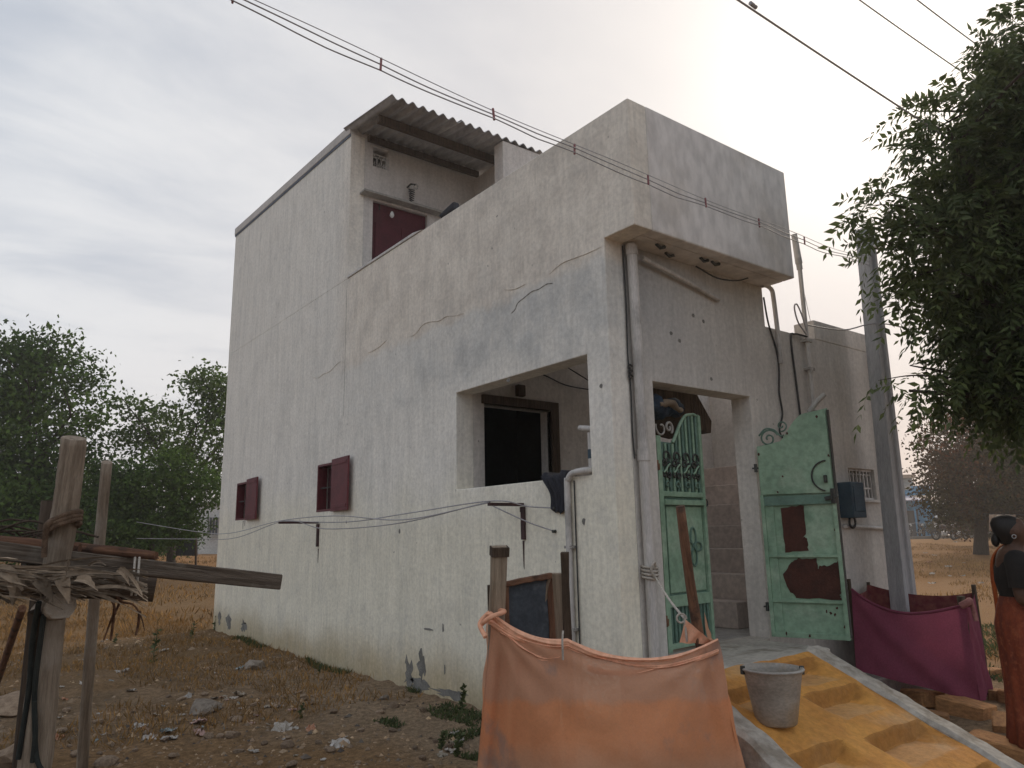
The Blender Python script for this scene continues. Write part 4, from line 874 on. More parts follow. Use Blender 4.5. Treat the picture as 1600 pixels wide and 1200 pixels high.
V, F = sheet_from(lambda u, v: pscreen(u, v, cp[2], cp[4]-.02), 70, 24); o2 = np_mesh('patterned_cloth', V, F, m_pin, o, smooth=True); o2['label'] = 'dark red printed cloth on the inner side'
B().tube([pscreen(k/60, 0, 0, cp[1])+Vector((0, 0, .004)) for k in range(61)], .012, 6).build('hem', m_pcloth, o)
for p, hh, lab, rr in ((L0+CB*-.03, .08, 'short dark stake at the left corner of the purple screen', .018), (RF-CB*.05, .06, 'thick dark stake at the front right corner of the purple screen', .032), (RB, .07, 'dark stake at the rear right corner of the purple screen', .022), (LB+Vector((.03, 0.02, 0)), .02, 'stake by the wall at the rear of the purple screen', .018)):
    tag(log('wooden_stake', mk(p, -.1), mk(p, p.z+hh), rr, rr*.9, m_wooddk, rings=6), lab, 'stake')
B().tube(curve_pts([RF+CB*.02+CR*-.05, RF+CB*.05+Vector((0, 0, .04)), RF+CR*.05+Vector((0, 0, .03)), RF+CR*.06+CB*.02+Vector((0, 0, -.12))], 5), [.028]*8+[.018]*8, 8).build('knot', m_pink, o)

# ------------------------------------------------------------------ utility pole and overhead lines
UP = thing('utility_pole', 'tall grey concrete electricity pole beside the low front wall', 'pole', (3.42, -.3, 0))
q0 = Vector((3.42, -.30, -.3)); q1 = Vector((3.60, -.28, 4.50)); rings = []
for k in range(9):
    t = k/8; c = q0.lerp(q1, t); a, b_ = .125-.035*t, .08-.02*t
    rings.append([c+Vector((sx*a, sy*b_, 0)) for sx, sy in ((-1, -1), (-.45, -1), (-.38, -.62), (.38, -.62), (.45, -1), (1, -1), (1, 1), (-1, 1))])
b = B(); b.loft(rings, smooth=False); b.build('shaft', m_polec, UP, bevel=.006)
B().box((3.53, -.36, 4.50), (3.68, -.20, 4.56)).build('cap', m_polec, UP, bevel=.01)
B().tube(arc((3.60, -.30, 4.3), (1, 0, 0), (0, 1, 0), .105, .105, 0, 6.28, 16), .012, 5).build('band', m_iron, UP)
b = B(); b.tube([(3.56, -.36, 4.32), (3.5, -.44, 4.33)], .016, 6); b.tube([(3.5, -.44, 4.29), (3.5, -.44, 4.38)], [.03, .024], 10); b.build('insulator', m_white, UP)
# bundle of three wires along the street with red spacers
C3 = thing('overhead_cable', 'three strand overhead cable with red spacers crossing in front of house', 'cable', (-.7, -.7, 3.85))
def lineP(x, dz):
    y = -.70+.36*smooth01(1.2, 3.5, x); z = 3.83+.012*(x-.2)**2*.8+.42*smooth01(1.3, 3.5, x)*(.55); return Vector((x, y, z+dz))
xsp = [-3.9, -3.06, -2.29, -1.56, -.93, -.25, .36, 1.03, 1.75]
for w_, (dz, wig, r) in enumerate(((.028, .0, .0024), (.0, .006, .0036), (-.030, .011, .0036))):
    pts = []
    for k in range(241):
        x = -9+12.5*k/240; sp = min(abs(x-q) for q in xsp); pts.append(lineP(x, dz)+Vector((0, .01*math.sin(x*3+w_), -wig*min(1, sp/.3)*(1+.5*math.sin(x*5.3+w_)))))
    B().tube(pts, r, 6).build('wire', m_gwire, C3)
for x in xsp: B().bar(lineP(x, -.040)+Vector((random.uniform(-.008, .008), 0, 0)), lineP(x, .036)+Vector((random.uniform(-.008, .008), 0, 0)), random.uniform(.010, .014), .012, up=(0, 1, 0)).build('spacer', m_red, C3, bevel=.004)
# three single wires at the upper right
for (u0, v0, d0, u1, v1, d1, r, lab) in ((1120, -35, 4.4, 1420, 170, 5.4, .007, 'twisted supply wire nearest the house at upper right'), (1330, -20, 5, 1500, 105, 6, .005, 'middle wire running into the leafy crown at upper right'), (1420, -20, 5.2, 1540, 75, 6.2, .005, 'rightmost wire running into the leafy crown')):
    a, c = at(u0, v0, d0), at(u1, v1, d1); dirn = c-a; a = a-dirn*2; c = c+dirn*.8
    b = B(); b.tube([a.lerp(c, k/30)+Vector((0, 0, -.06*math.sin(math.pi*k/30))) for k in range(31)], r, 5)
    o = b.build('overhead_wire', m_gwire, loc=tuple(a)); tag(o, lab, 'wire')
    if r > .006: B().tube([at(1172, 5, 4.56), at(1181, 12, 4.6)], .014, 6).build('joint', m_gwire, o)
for a, c, lab in (((2.66, -.035, 4.05), (3.12, .15, 3.53), 'thin stay wire from mast top to the parapet block'),):
    tag(B().tube([a, c], .003, 4).build('stay_wire', m_gwire, loc=a), lab, 'wire')
b = B().tube(curve_pts([(2.69, -.05, 3.42), (3.1, -.2, 3.40), (3.55, -.36, 3.50), (4.6, -.5, 3.50), (8, -1.0, 3.6)], 6), .007, 5)
tag(b.build('service_wire', m_gwire, loc=(2.69, -.05, 3.42)), 'service wire from mast pipe past the concrete pole', 'wire')
# clothes lines along the side wall
for k, (pts, lab) in enumerate((([(-.45, 14, 1.9), (-.40, 9.4, 1.62), (-.46, 7.4, 1.57), (-.50, 5.33, 1.688), (-.45, 3.8, 1.70), (-.40, 2.4, 1.62), (-.34, 1.09, 1.72)], 'upper clothes line wire strung between the iron arms'), ([(-.42, 14, 1.55), (-.38, 9.4, 1.50), (-.42, 7.3, 1.50), (-.44, 5.31, 1.688), (-.40, 4.2, 1.57), (-.35, 2.6, 1.59), (-.33, 1.09, 1.728)], 'sagging clothes line wire along the cream wall'), ([(-.48, 5.29, 1.685), (-.42, 3.6, 1.63), (-.38, 2.3, 1.68), (-.35, 1.06, 1.73), (-.15, .84, 1.68), (-.01, .66, 1.66)], 'clothes line wire ending at hook below the sill'), ([(-.33, 1.06, 1.69), (-.15, .85, 1.56), (-.012, .68, 1.48)], 'short slack wire from iron arm to wall peg'))):
    tag(B().tube(curve_pts(pts, 10), .0055, 5).build('clothes_line', m_gwire, loc=pts[-1]), lab, 'wire')
B().tube([(0, .66, 1.66), (-.03, .66, 1.66)], .012, 6).build('peg', m_iron, H)
B().tube([(0, .68, 1.48), (-.03, .68, 1.48)], .014, 6).build('peg', m_iron, H)

# ------------------------------------------------------------------ trees
def unit(v): return v/np.maximum(np.linalg.norm(v, axis=-1, keepdims=True), 1e-9)
def quads(base, dirn, nrm, L, Wd, curve=0.0):
    side = unit(np.cross(dirn, nrm)); L = L[:, None]; Wd = Wd[:, None]
    a = base; t = base+dirn*L; m_ = base+dirn*L*.42
    V = np.stack([a, m_+side*Wd+nrm*L*.04, t+side*Wd*curve, m_-side*Wd*(1-.5*curve)+nrm*L*.04], 1)
    n = len(base); return V.reshape(-1, 3), (np.arange(n)[:, None]*4+np.arange(4)[None, :])
def join(parts):
    Vs, Fs, k = [], [], 0
    for V, F in parts: Vs.append(V); Fs.append(F+k); k += len(V)
    return np.concatenate(Vs), np.concatenate(Fs)
def neem_leaves(tips, droop=.5):
    """compound leaves: tips is (n,3) leaf bases with directions"""
    base, dirn = tips; n = len(base); Lr = rng.uniform(.17, .30, n); out_ = []
    nrm = unit(np.array([0, 0, 1.0])+rng.normal(0, .45, (n, 3))); nrm = unit(nrm-dirn*np.sum(nrm*dirn, 1)[:, None]); side = np.cross(dirn, nrm)
    for t in (.25, .42, .58, .74, .9, 1.0):
        p = base+dirn*(Lr*t)[:, None]+np.array([0, 0, -1.0])*(droop*Lr*t*t)[:, None]
        for s in ((-1, 1) if t < 1 else (0,)):
            d_ = unit(dirn*(.55+.5*t)+side*s*1.0+np.array([0, 0, -.45-.3*t])+rng.normal(0, .16, (n, 3)))
            nn_ = unit(nrm+rng.normal(0, .35, (n, 3))); nn_ = unit(nn_-d_*np.sum(nn_*d_, 1)[:, None])
            L = rng.uniform(.055, .092, n)*(1.1-.25*abs(t-.55)); out_.append(quads(p, d_, nn_, L, L*.18, .9*s))
    # rachis as a thin blade
    nr = unit(np.cross(dirn, rng.normal(0, 1, (n, 3)))); out_.append(quads(base, unit(dirn+np.array([0, 0, -droop*.6])), nr, Lr*.95, np.full(n, .0022)))
    return join(out_)
def lobe_points(lobes, n, shell=.55):
    wts = np.array([l[1][0]*l[1][1]*l[1][2] for l in lobes])**.8; wts /= wts.sum(); idx = rng.choice(len(lobes), n, p=wts)
    d_ = unit(rng.normal(0, 1, (n, 3))); r = rng.random(n)**(1/3.0); r = shell*np.maximum(r, .55)+(1-shell)*r
    c = np.array([l[0][:] for l in lobes])[idx]; rad = np.array([l[1] for l in lobes])[idx]
    return c+d_*rad*r[:, None], d_
def tree_wood(name, root, base, fork, targets, r0, r1, m, parent):
    b = B(); mid = base.lerp(fork, .5)+Vector((random.uniform(-.1, .1), random.uniform(-.1, .1), 0))*r0*3
    pts = curve_pts([base+Vector((0, 0, -.2)), base, mid, fork], 5); n = len(pts); b.tube(pts, [r0*1.15+(r0*.7-r0*1.15)*k/(n-1) for k in range(n)], 10); b.build('trunk', m, parent)
    for tg in targets:
        m1 = fork.lerp(tg, .5)+Vector((random.uniform(-1, 1), random.uniform(-1, 1), random.uniform(0, 1)))*(tg-fork).length*.12
        pts = curve_pts([fork, m1, tg], 6); n = len(pts); bb = B(); bb.tube(pts, [r1*(1-.8*k/(n-1)) for k in range(n)], 7)
        for q in range(3):
            s0 = pts[random.randint(4, n-2)]; e0 = s0+Vector((random.uniform(-1, 1), random.uniform(-1, 1), random.uniform(-.3, .8))).normalized()*(tg-fork).length*.35
            bb.tube(curve_pts([s0, s0.lerp(e0, .5)+Vector((0, 0, .05)), e0], 4), [r1*.35*(1-.09*k) for k in range(9)], 5)
        bb.build('limb', m, parent)
# near tree at the right edge
NB = on_ground(Vector((3.2, -3.0, 0))); NTREE = thing('neem_tree', 'large feathery leaved tree with drooping dark crown at right edge', 'tree', tuple(NB))
D = 5.6; px = D/FPX
def lb(u, v, r, rz_=None, dd=0.0): k = (D+dd)/FPX; return (at(u, v, D+dd), (r*k, r*k*1.1, (rz_ or r)*k))
lobes = [lb(1580, 75, 46), lb(1650, 60, 70), lb(1540, 125, 36, 28), lb(1490, 170, 46, 38), lb(1442, 195, 36, 28), lb(1590, 190, 70), lb(1418, 250, 26, 18), lb(1490, 255, 54, 32),
         lb(1385, 325, 38, 26), lb(1345, 318, 20, 15), lb(1450, 325, 54, 32), lb(1560, 330, 90), lb(1670, 250, 120), lb(1395, 392, 40, 22), lb(1480, 412, 60, 36), lb(1420, 455, 30, 16), lb(1600, 470, 100), lb(1500, 490, 44, 26),
         lb(1565, 560, 70, 42), lb(1480, 585, 40, 27), lb(1430, 605, 28, 17), lb(1372, 590, 16, 11, -.4), lb(1600, 620, 60, 40), lb(1525, 630, 36, 20), lb(1660, 560, 100), lb(1720, 420, 150), lb(1600, 400, 100, 90, .9), lb(1640, 250, 110, 100, .9), lb(1570, 500, 80, 60, .9),
         lb(1540, 300, 70, 56, .7), lb(1640, 120, 80, 70, .8)]
p_, d_ = lobe_points(lobes, 7000, .5)
dirn = unit(d_*.8+np.array([0, 0, -.35])+rng.normal(0, .5, (len(p_), 3)))
V, F = neem_leaves((p_, dirn)); np_mesh('crown', V, F, m_neem, NTREE)
tree_wood('neem', NTREE, NB, Vector((3.0, -2.75, 2.1)), [at(u, v, D) for u, v in ((1560, 110), (1480, 200), (1400, 340), (1450, 450), (1500, 560), (1420, 610), (1600, 300), (1650, 480))], .19, .055, m_bark, NTREE)
# twigs poking out of the crown
for (u, v, u1, v1) in ((1440, 330, 1345, 322), (1470, 420, 1400, 452), (1480, 590, 1372, 594), (1500, 180, 1425, 235), (1500, 600, 1430, 610)):
    b = B(); b.tube(curve_pts([at(u, v, D), at((u+u1)/2, (v+v1)/2-6, D), at(u1, v1, D)], 5), [.010-.0008*k for k in range(11)], 5); b.build('twig', m_bark, NTREE)
def bg_tree(name, label, u, vb, dep, lobes_px, n, size, m, trunk_r, group, fork_v, wood=True, shell=.5, kpx=1.0):
    g = on_ground(at(u, vb, dep)); root = thing(name, label, 'tree', tuple(g), group); k = dep/FPX
    lo = [(at(a, c, dep+dd), (r*k, r*k, rz_*k)) for a, c, r, rz_, dd in lobes_px]
    P_, Dn = lobe_points(lo, n, shell); N_ = len(P_)
    # leaves gather in sprays: jitter groups
    grp = rng.integers(0, max(1, N_//34), N_); off = rng.normal(0, size*1.75, (N_, 3))*np.array([1.15, 1.15, .7]); P_ = P_[grp*34 % N_]+off
    dr = unit(rng.normal(0, 1, (N_, 3))+np.array([0, 0, -.3])); nr = unit(np.cross(dr, rng.normal(0, 1, (N_, 3))))
    L = rng.uniform(.6, 1.4, N_)*size; V, F = quads(P_, dr, nr, L, L*.30); np_mesh('crown', V, F, m, root)
    if wood:
        tg = [Vector(l[0]) for l in random.sample(lo, min(6, len(lo)))]; tree_wood(name, root, g, at(u, fork_v, dep), tg, trunk_r, trunk_r*.45, m_bark, root)
    return root
G1 = 'trees at the left behind the empty plot'
bg_tree('broad_tree', 'tall dense green tree at the left edge of photo', 45, 900, 24, [(100, 575, 62, 55, 0), (40, 585, 70, 60, 0), (-30, 570, 80, 60, 0), (120, 640, 45, 55, -.5), (60, 665, 90, 60, 0), (-10, 680, 100, 80, 0), (30, 760, 110, 60, -.5), (110, 745, 55, 60, -.5), (20, 820, 130, 50, -1), (-60, 660, 110, 110, 0), (100, 815, 60, 45, 0), (80, 540, 40, 25, 0), (145, 600, 22, 30, 0), (60, 530, 30, 18, 0)], 34000, .15, m_leafl, .22, G1, 760)
bg_tree('acacia_tree', 'airy feathery tree with sky showing through left of the house', 270, 880, 27, [(205, 640, 40, 26, 0), (250, 660, 48, 30, 0), (310, 655, 48, 32, 0), (330, 600, 42, 26, 0), (345, 630, 40, 40, 0), (300, 600, 24, 14, 0), (190, 690, 30, 30, 0), (330, 700, 50, 30, 0), (270, 710, 50, 20, 0), (345, 745, 40, 40, 0), (230, 690, 40, 25, 0), (190, 620, 20, 14, 0), (380, 660, 60, 70, 0)], 9500, .15, m_leaf2, .16, G1, 780, True, .3)
bg_tree('thorn_bush', 'dark bushy tree low in front of the airy feathery tree', 240, 885, 23, [(205, 770, 55, 40, 0), (250, 760, 55, 40, 0), (300, 765, 45, 40, 0), (225, 825, 70, 42, 0), (290, 810, 40, 34, 0), (170, 810, 50, 50, 0), (170, 730, 26, 30, 0), (270, 722, 40, 18, 0), (325, 755, 22, 25, 0)], 20000, .11, m_leafl, .10, G1, 830)
bg_tree('hedge_tree', 'far pale green tree behind the thatched frame', 120, 880, 34, [(80, 790, 90, 50, 0), (150, 760, 60, 45, 0), (20, 800, 90, 50, 0), (200, 800, 60, 45, 0)], 9000, .2, m_leaf2, .15, G1, 820)
bg_tree('russet_tree', 'rounded russet and green tree standing in the right hand field', 1532, 860, 30, [(1500, 700, 60, 50, 0), (1560, 690, 70, 50, 0), (1620, 700, 70, 60, 0), (1470, 735, 40, 36, 0), (1540, 750, 90, 50, -.5), (1600, 770, 80, 45, -.5), (1450, 690, 28, 22, 0), (1530, 650, 50, 28, 0), (1480, 660, 30, 20, 0), (1580, 645, 60, 24, 0), (1438, 660, 16, 14, 0), (1500, 780, 50, 24, 0), (1680, 740, 90, 80, 0), (1620, 660, 50, 40, 0), (1590, 800, 60, 22, 0), (1520, 800, 60, 22, 0), (1480, 790, 40, 20, 0), (1570, 790, 70, 26, .5), (1500, 750, 70, 40, .5), (1560, 730, 90, 60, .5), (1460, 765, 26, 20, 0)], 42000, .14, m_leafr, .30, None, 810)
bg_tree('broad_tree', 'green tree far behind at the right picture edge', 1640, 860, 45, [(1600, 690, 50, 34, 0), (1660, 680, 60, 60, 0), (1570, 720, 40, 30, 0), (1650, 770, 80, 60, 0)], 9000, .22, m_leafl, .2, None, 800)
for (u, vb, dep, lob, lab) in ((60, 880, 29, [(-20, 850, 60, 26, 0), (40, 846, 50, 26, 0), (95, 852, 40, 20, 0)], 'low scrub behind the left end of the thatch'), (175, 880, 31, [(140, 846, 40, 24, 0), (190, 850, 44, 20, 0), (230, 842, 34, 26, 0)], 'low scrub under the airy feathery tree'), (262, 880, 33, [(250, 845, 26, 22, 0), (285, 850, 24, 16, 0), (225, 830, 30, 22, 0)], 'low scrub beside the dark notice board')):
    bg_tree('scrub_bush', lab, u, vb, dep, lob, 7000, .10, m_leafl, .04, 'scrub bushes at the rear of the plot', 865)
for (u, vb, dep, lob, lab) in ((1560, 858, 36, [(1520, 822, 40, 20, 0), (1570, 815, 50, 24, 0), (1620, 820, 50, 26, 0)], 'dark undergrowth behind the russet trunk'), (1475, 850, 52, [(1462, 822, 14, 12, 0), (1500, 815, 24, 18, 0)], 'small bush between the shop and the russet tree')):
    bg_tree('scrub_bush', lab, u, vb, dep, lob, 7000, .11, m_leafr, .04, None, 845)
# distant tree line closing the horizon
for (u, dep, n, lab) in ((-140, 42, 5000, 'distant tree beyond the left picture edge'), (420, 60, 5000, 'distant tree hidden behind the house'), (1750, 50, 5000, 'distant tree beyond the right picture edge')):
    bg_tree('broad_tree', lab, u, 868, dep, [(u-40, 770, 60, 50, 0), (u+40, 760, 60, 60, 0), (u, 720, 50, 50, 0)], n, .25, m_leafl, .2, 'distant trees', 820)

# ------------------------------------------------------------------ far buildings
def far_box(root, name, m, c, ex_, ey_, w_, d2, z0, z1):
    b = B(); p = [c-ex_*w_/2, c+ex_*w_/2, c+ex_*w_/2+ey_*d2, c-ex_*w_/2+ey_*d2]; b.prism([mk(q, z0) for q in p], (0, 0, z1-z0)); return b.build(name, m, root)
fx = ra; fy = rb if rb.dot(-CB) > 0 else -rb
g = on_ground(at(322, 872, 50)); WH = thing('far_house', 'white low house with barred window far behind the plot at left', 'house', tuple(g))
zt = at(300, 788, 50).z
far_box(WH, 'wall', m_white, g+fx*1.2, fx, fy, 5.2, 5, g.z-.3, zt); far_box(WH, 'roof', m_concrete, g+fx*1.2-fy*.2, fx, fy, 5.6, 5.4, zt, zt+.18)
fw = far_box(WH, 'window', m_shopdk, at(335, 822, 49.9)*1.0-fy*.02, fx, fy, .80, .1, at(335, 835, 49.9).z, at(335, 808, 49.9).z)
for k in range(4): far_box(WH, 'window_bar', m_concrete, at(335, 822, 49.9)+fx*(-.3+.2*k)-fy*.06, fx, fy, .04, .03, at(335, 835, 49.9).z, at(335, 808, 49.9).z)
far_box(WH, 'sill', m_concrete, at(335, 822, 49.9)-fy*.08, fx, fy, 1.0, .2, at(335, 837, 49.9).z, at(335, 835, 49.9).z)
g = on_ground(at(290, 880, 28)); HB = thing('notice_board', 'dark blank board on two posts in front of white house', 'board', tuple(g))
b = B(); b.prism([at(266, 833, 28), at(309, 831, 28), at(309, 868, 28), at(266, 868, 28)], -CB*.05); b.build('panel', m_shopdk, HB)
for u in (270, 308): plank('post', mk(at(u, 880, 28), g.z-.1), at(u, 832, 28)+CB*.04, .07, .07, m_wooddk, HB)
# blue shop with awning
Ds = 60; g = on_ground(at(1435, 838, Ds)); SH = thing('shop_building', 'bright blue shop with lean to awning beyond the field at right', 'shop', tuple(g))
zA = lambda v, u=1435: at(u, v, Ds).z
cL = lambda u: mk(at(u, 800, Ds), 0)
far_box(SH, 'wall', m_shop, cL(1425)+fy*2.0, fx, fy, 5.6, 6, g.z-.3, zA(756)); far_box(SH, 'upper_wall', m_concrete, cL(1434)+fy*3.0, fx, fy, 3.0, 4, zA(756), zA(742))
far_box(SH, 'roof', m_tin, cL(1430)+fy*2.6, fx, fy, 3.6, 5, zA(742), zA(736))
for u in (1436,): far_box(SH, 'gable_patch', m_concrete, cL(u)+fy*1.95, fx, fy, 1.2, .1, zA(762), zA(754))
for (u0, u1, m_) in ((1400, 1433, m_awn), (1433.5, 1462, m_tin)):
    b = B(); pts = [cL(u0)-fy*1.8, cL(u1)-fy*1.8, cL(u1)+fy*2.0, cL(u0)+fy*2.0]; b.prism([mk(pts[0], zA(783)), mk(pts[1], zA(781 if m_ is m_tin else 783)), mk(pts[2], zA(772)), mk(pts[3], zA(774))], (0, 0, .08)); b.build('awning', m_, SH)
for u in (1412, 1452): B().tube([mk(cL(u)-fy*1.7, g.z-.2), mk(cL(u)-fy*1.7, zA(783))], .07, 6).build('post', m_shop, SH)
far_box(SH, 'door', m_shopdk, cL(1422)+fy*1.96, fx, fy, 1.8, .1, g.z, zA(796)); far_box(SH, 'door', m_shopdk, cL(1442)+fy*1.96, fx, fy, 1.3, .1, g.z, zA(796)); far_box(SH, 'sign_board', m_tin, cL(1418)+fy*1.9, fx, fy, 1.6, .06, zA(794), zA(788))
g2 = on_ground(at(1500, 838, 66)); LW = thing('low_shop', 'dark low shed behind the russet tree', 'shed', tuple(g2))
far_box(LW, 'wall', m_shopdk, mk(at(1525, 800, 66), 0), fx, fy, 8, 4, g2.z-.3, at(1500, 790, 66).z); far_box(LW, 'roof', m_concrete, mk(at(1525, 800, 66), 0)-fy*.6, fx, fy, 8.6, 5, at(1500, 790, 66).z, at(1500, 785, 66).z)
far_box(LW, 'counter', m_blue, mk(at(1492, 800, 65.8), 0)-fy*.4, fx, fy, 1.9, .3, g2.z+.1, g2.z+.75)
g3 = on_ground(at(1486, 838, 52)); PS = thing('parasol', 'small pale stall parasol under the russet tree', 'parasol', tuple(g3))
zc = at(1486, 804, 52).z; b = B(); b.loft([[mk(g3, 0)+Vector((r*math.cos(a), r*math.sin(a), z)) for a in [k*math.pi/6 for k in range(12)]] for r, z in ((.9, zc-.15), (.86, zc-.05), (.45, zc+.12), (.03, zc+.22))]); b.build('canopy', m_white, PS); B().tube([g3, mk(g3, zc)], .03, 6).build('pole', m_iron, PS)
b = B(); V, F = sheet_from(lambda u, v: at(1545+40*u, 803+26*v*(1-.3*u), 26)+CB*(.05*math.sin(u*20)), 14, 8); o = np_mesh('hanging_sheet', V, F, m_tin, loc=tuple(at(1565, 815, 26)), smooth=True); tag(o, 'pale sheet hung out behind the woman in orange saree', 'sheet')
o.modifiers.new('s', 'SOLIDIFY').thickness = .01
B().tube([at(1535, 802, 26), at(1600, 804, 26)], .012, 5).build('line', m_wire, o)
# motorcycles
def make_bike():
    r = thing('motorcycle', 'parked motorcycle', 'motorcycle', (0, 0, 0), 'motorcycles parked by the far road')
    for x in (-.63, .63):
        b = B(); b.tube([Vector((x+.26*math.cos(a), 0, .30+.26*math.sin(a))) for a in [k*2*math.pi/20 for k in range(21)]], .055, 7, caps=False); wh = b.build('wheel', m_tyre, r)
        b = B()
        for k in range(6): a = k*math.pi/3; b.bar((x, 0, .30), (x+.24*math.cos(a), 0, .30+.24*math.sin(a)), .015, .02, up=(0, 1, 0))
        b.build('spokes', m_chrome, wh)
    b = B(); b.tube(curve_pts([(.30, 0, .72), (.16, 0, .80), (-.02, 0, .78), (-.12, 0, .70)], 4), [.06, .09, .11, .125, .13, .135, .13, .12, .11, .10, .09, .08, .06], 10); b.build('tank', m_bike, r)
    b = B(); b.tube(curve_pts([(-.08, 0, .76), (-.3, 0, .76), (-.55, 0, .80), (-.78, 0, .84)], 4), [.07, .09, .10, .105, .11, .11, .11, .105, .10, .09, .08, .07, .04], 8); b.build('seat', m_tyre, r)
    B().tube([(.45, 0, .95), (.63, 0, .30)], .03, 6).tube([(.3, 0, .7), (-.05, 0, .25), (-.4, 0, .28), (-.63, 0, .30)], .03, 6).build('frame', m_iron, r)
    B().box((-.12, -.12, .24), (.18, .12, .52)).build('engine', m_chrome, r, bevel=.04)
    B().tube([(.40, -.36, 1.02), (.46, -.2, .99), (.46, .2, .99), (.40, .36, 1.02)], .016, 6).build('handlebar', m_chrome, r)
    B().tube([(.50, 0, .86), (.60, 0, .86)], [.06, .10], 10).build('headlight', m_glass, r)
    B().tube([(-.1, -.15, .25), (-.75, -.17, .32)], [.03, .045], 8).build('exhaust', m_chrome, r)
    return r
def copy_tree(o, parent=None):
    c = o.copy(); COL.objects.link(c)
    if parent: c.parent = parent
    for ch in [x for x in bpy.data.objects if x.parent == o]: copy_tree(ch, c)
    return c
bike = make_bike()
spots = [(1411, 836, 56, .3, 'leftmost motorcycle parked in front of blue shop'), (1424, 837, 57, 1.1, 'motorcycle beside the first blue shop post'), (1440, 836, 57, 1.3, 'motorcycle parked between the awning posts'), (1478, 845, 46, .1, 'motorcycle with bright headlight parked left of the russet trunk'), (1500, 846, 45, .5, 'motorcycle parked close against the russet trunk'), (1545, 845, 48, .2, 'motorcycle right of the russet trunk')]
for i, (u, v, dp_, a, lab) in enumerate(spots):
    o = bike if i == 0 else copy_tree(bike); o.location = on_ground(at(u, v, dp_))+Vector((0, 0, .12 if i < 3 else .02)); o.rotation_euler.z = math.atan2(fx.y, fx.x)+a+math.pi; o['label'] = lab

# ------------------------------------------------------------------ thatched frame at the left
d0 = 3.75
lb_ = at(62, 1200, d0); tp_ = at(117, 684, d0); base_ = Vector((lb_.x, lb_.y, 0))-CR*.02; base_.z = -.1
FR = thing('shelter', 'rough wooden shelter frame of posts and beams carrying dry palm thatch', 'frame', (base_.x, base_.y, 0))
log('post', at(78, 960, d0)+Vector((0, 0, .2)), tp_, .066, .056, m_wood, FR, seg=14, rings=20, wob=.10, bend=.012)
log('post', base_, at(80, 950, d0-.03), .082, .070, m_wood, FR, seg=14, rings=16, wob=.10)
plank('beam', at(-420, 812, 3.05), at(438, 910, 4.55), .05, .088, m_beam, FR, .007)
log('beam', at(-400, 880, 3.3), at(243, 922, 3.95), .085, .060, m_wooddk, FR, seg=9, rings=14, wob=.14)
log('cross_log', at(70, 958, 4.3), at(98, 946, 3.50), .075, .062, m_wood, FR, seg=12, rings=6, wob=.14)
log('branch', at(245, 868, 3.95), at(100, 856, 4.05), .022, .036, m_woodrd, FR, rings=12, wob=.2, bend=.01)
log('branch', at(-120, 838, 3.8), at(125, 858, 3.95), .045, .036, m_woodrd, FR, rings=12, wob=.2)
b0 = gpt(130, 1195); b0.z = -.1
log('pole', b0, at(168, 722, 4.45), .036, .030, m_wood, FR, seg=10, rings=24, wob=.08, bend=.02)
log('post', mk(at(70, 860, 4.6), -.1), at(76, 782, 4.6), .05, .04, m_wooddk, FR, seg=8, rings=10, wob=.15)
log('pole', mk(gpt(-10, 1075), -.1), at(36, 950, 5.2), .030, .026, m_woodrd, FR)
log('post', mk(at(-420, 900, 3.2), -.1), at(-400, 780, 3.2), .06, .05, m_wood, FR)
log('beam', at(-400, 870, 3.3), at(-300, 880, 5.2), .05, .045, m_wooddk, FR)
log('beam', at(150, 905, 3.9), at(210, 868, 5.4), .05, .04, m_wooddk, FR)
for k in range(5): log('slat', at(-390+k*110, 868+3*k, 3.4+.08*k), at(-320+k*110, 858, 4.9), .022, .018, m_wooddk, FR, seg=6, rings=6)
ch = [at(60, 948, 3.6), at(54, 1000, 3.63), at(53, 1060, 3.66), at(50, 1100, 3.66)]
log('bark_strip', at(55, 1060, 3.66), at(57, 955, 3.62), .022, .03, m_wooddk, FR, seg=6, rings=6, wob=.3)
# rope round the post
c0 = at(100, 818, d0-.01); rr = []
for k in range(90): a = k*.22; rr.append(c0+CR*(.072*math.cos(a))+(-CB)*(.074*math.sin(a))+Vector((0, 0, .018*math.cos(a+.4)*2+(k/90-.5)*.06)))
tag(B().tube(rr, .014, 7).tube(curve_pts([rr[-1], at(80, 815, 3.66), at(72, 840, 3.66), at(70, 870, 3.66)], 5), .014, 7).build('rope', m_rope, loc=tuple(c0)), 'brown coir rope wound round the tall weathered post', 'rope')
b = B()
for pts in ([at(62, 940, 3.55), at(52, 1000, 3.6), at(46, 1080, 3.62), at(30, 1185, 3.62)], [at(70, 960, 3.57), at(57, 1060, 3.6), at(55, 1120, 3.62), at(60, 1190, 3.6), at(82, 1215, 3.58)], [at(55, 1095, 3.6), at(56, 1150, 3.6), at(52, 1190, 3.6)]): b.tube(curve_pts(pts, 6), .013, 6)
tag(b.build('cord', m_black, loc=tuple(mk(at(50, 1190, 3.6), 0))), 'black cord hanging down beside the thick left post', 'cord')
b = B()
for x_ in (212, 219): b.tube(curve_pts([at(x_, 870, 3.84), at(x_-2, 895, 3.80), at(x_-6, 930, 3.80)], 4), .006, 5)
tag(b.build('cord', m_cord, loc=tuple(at(215, 890, 3.85))), 'pale cord lashing the long beam to the log below', 'cord')
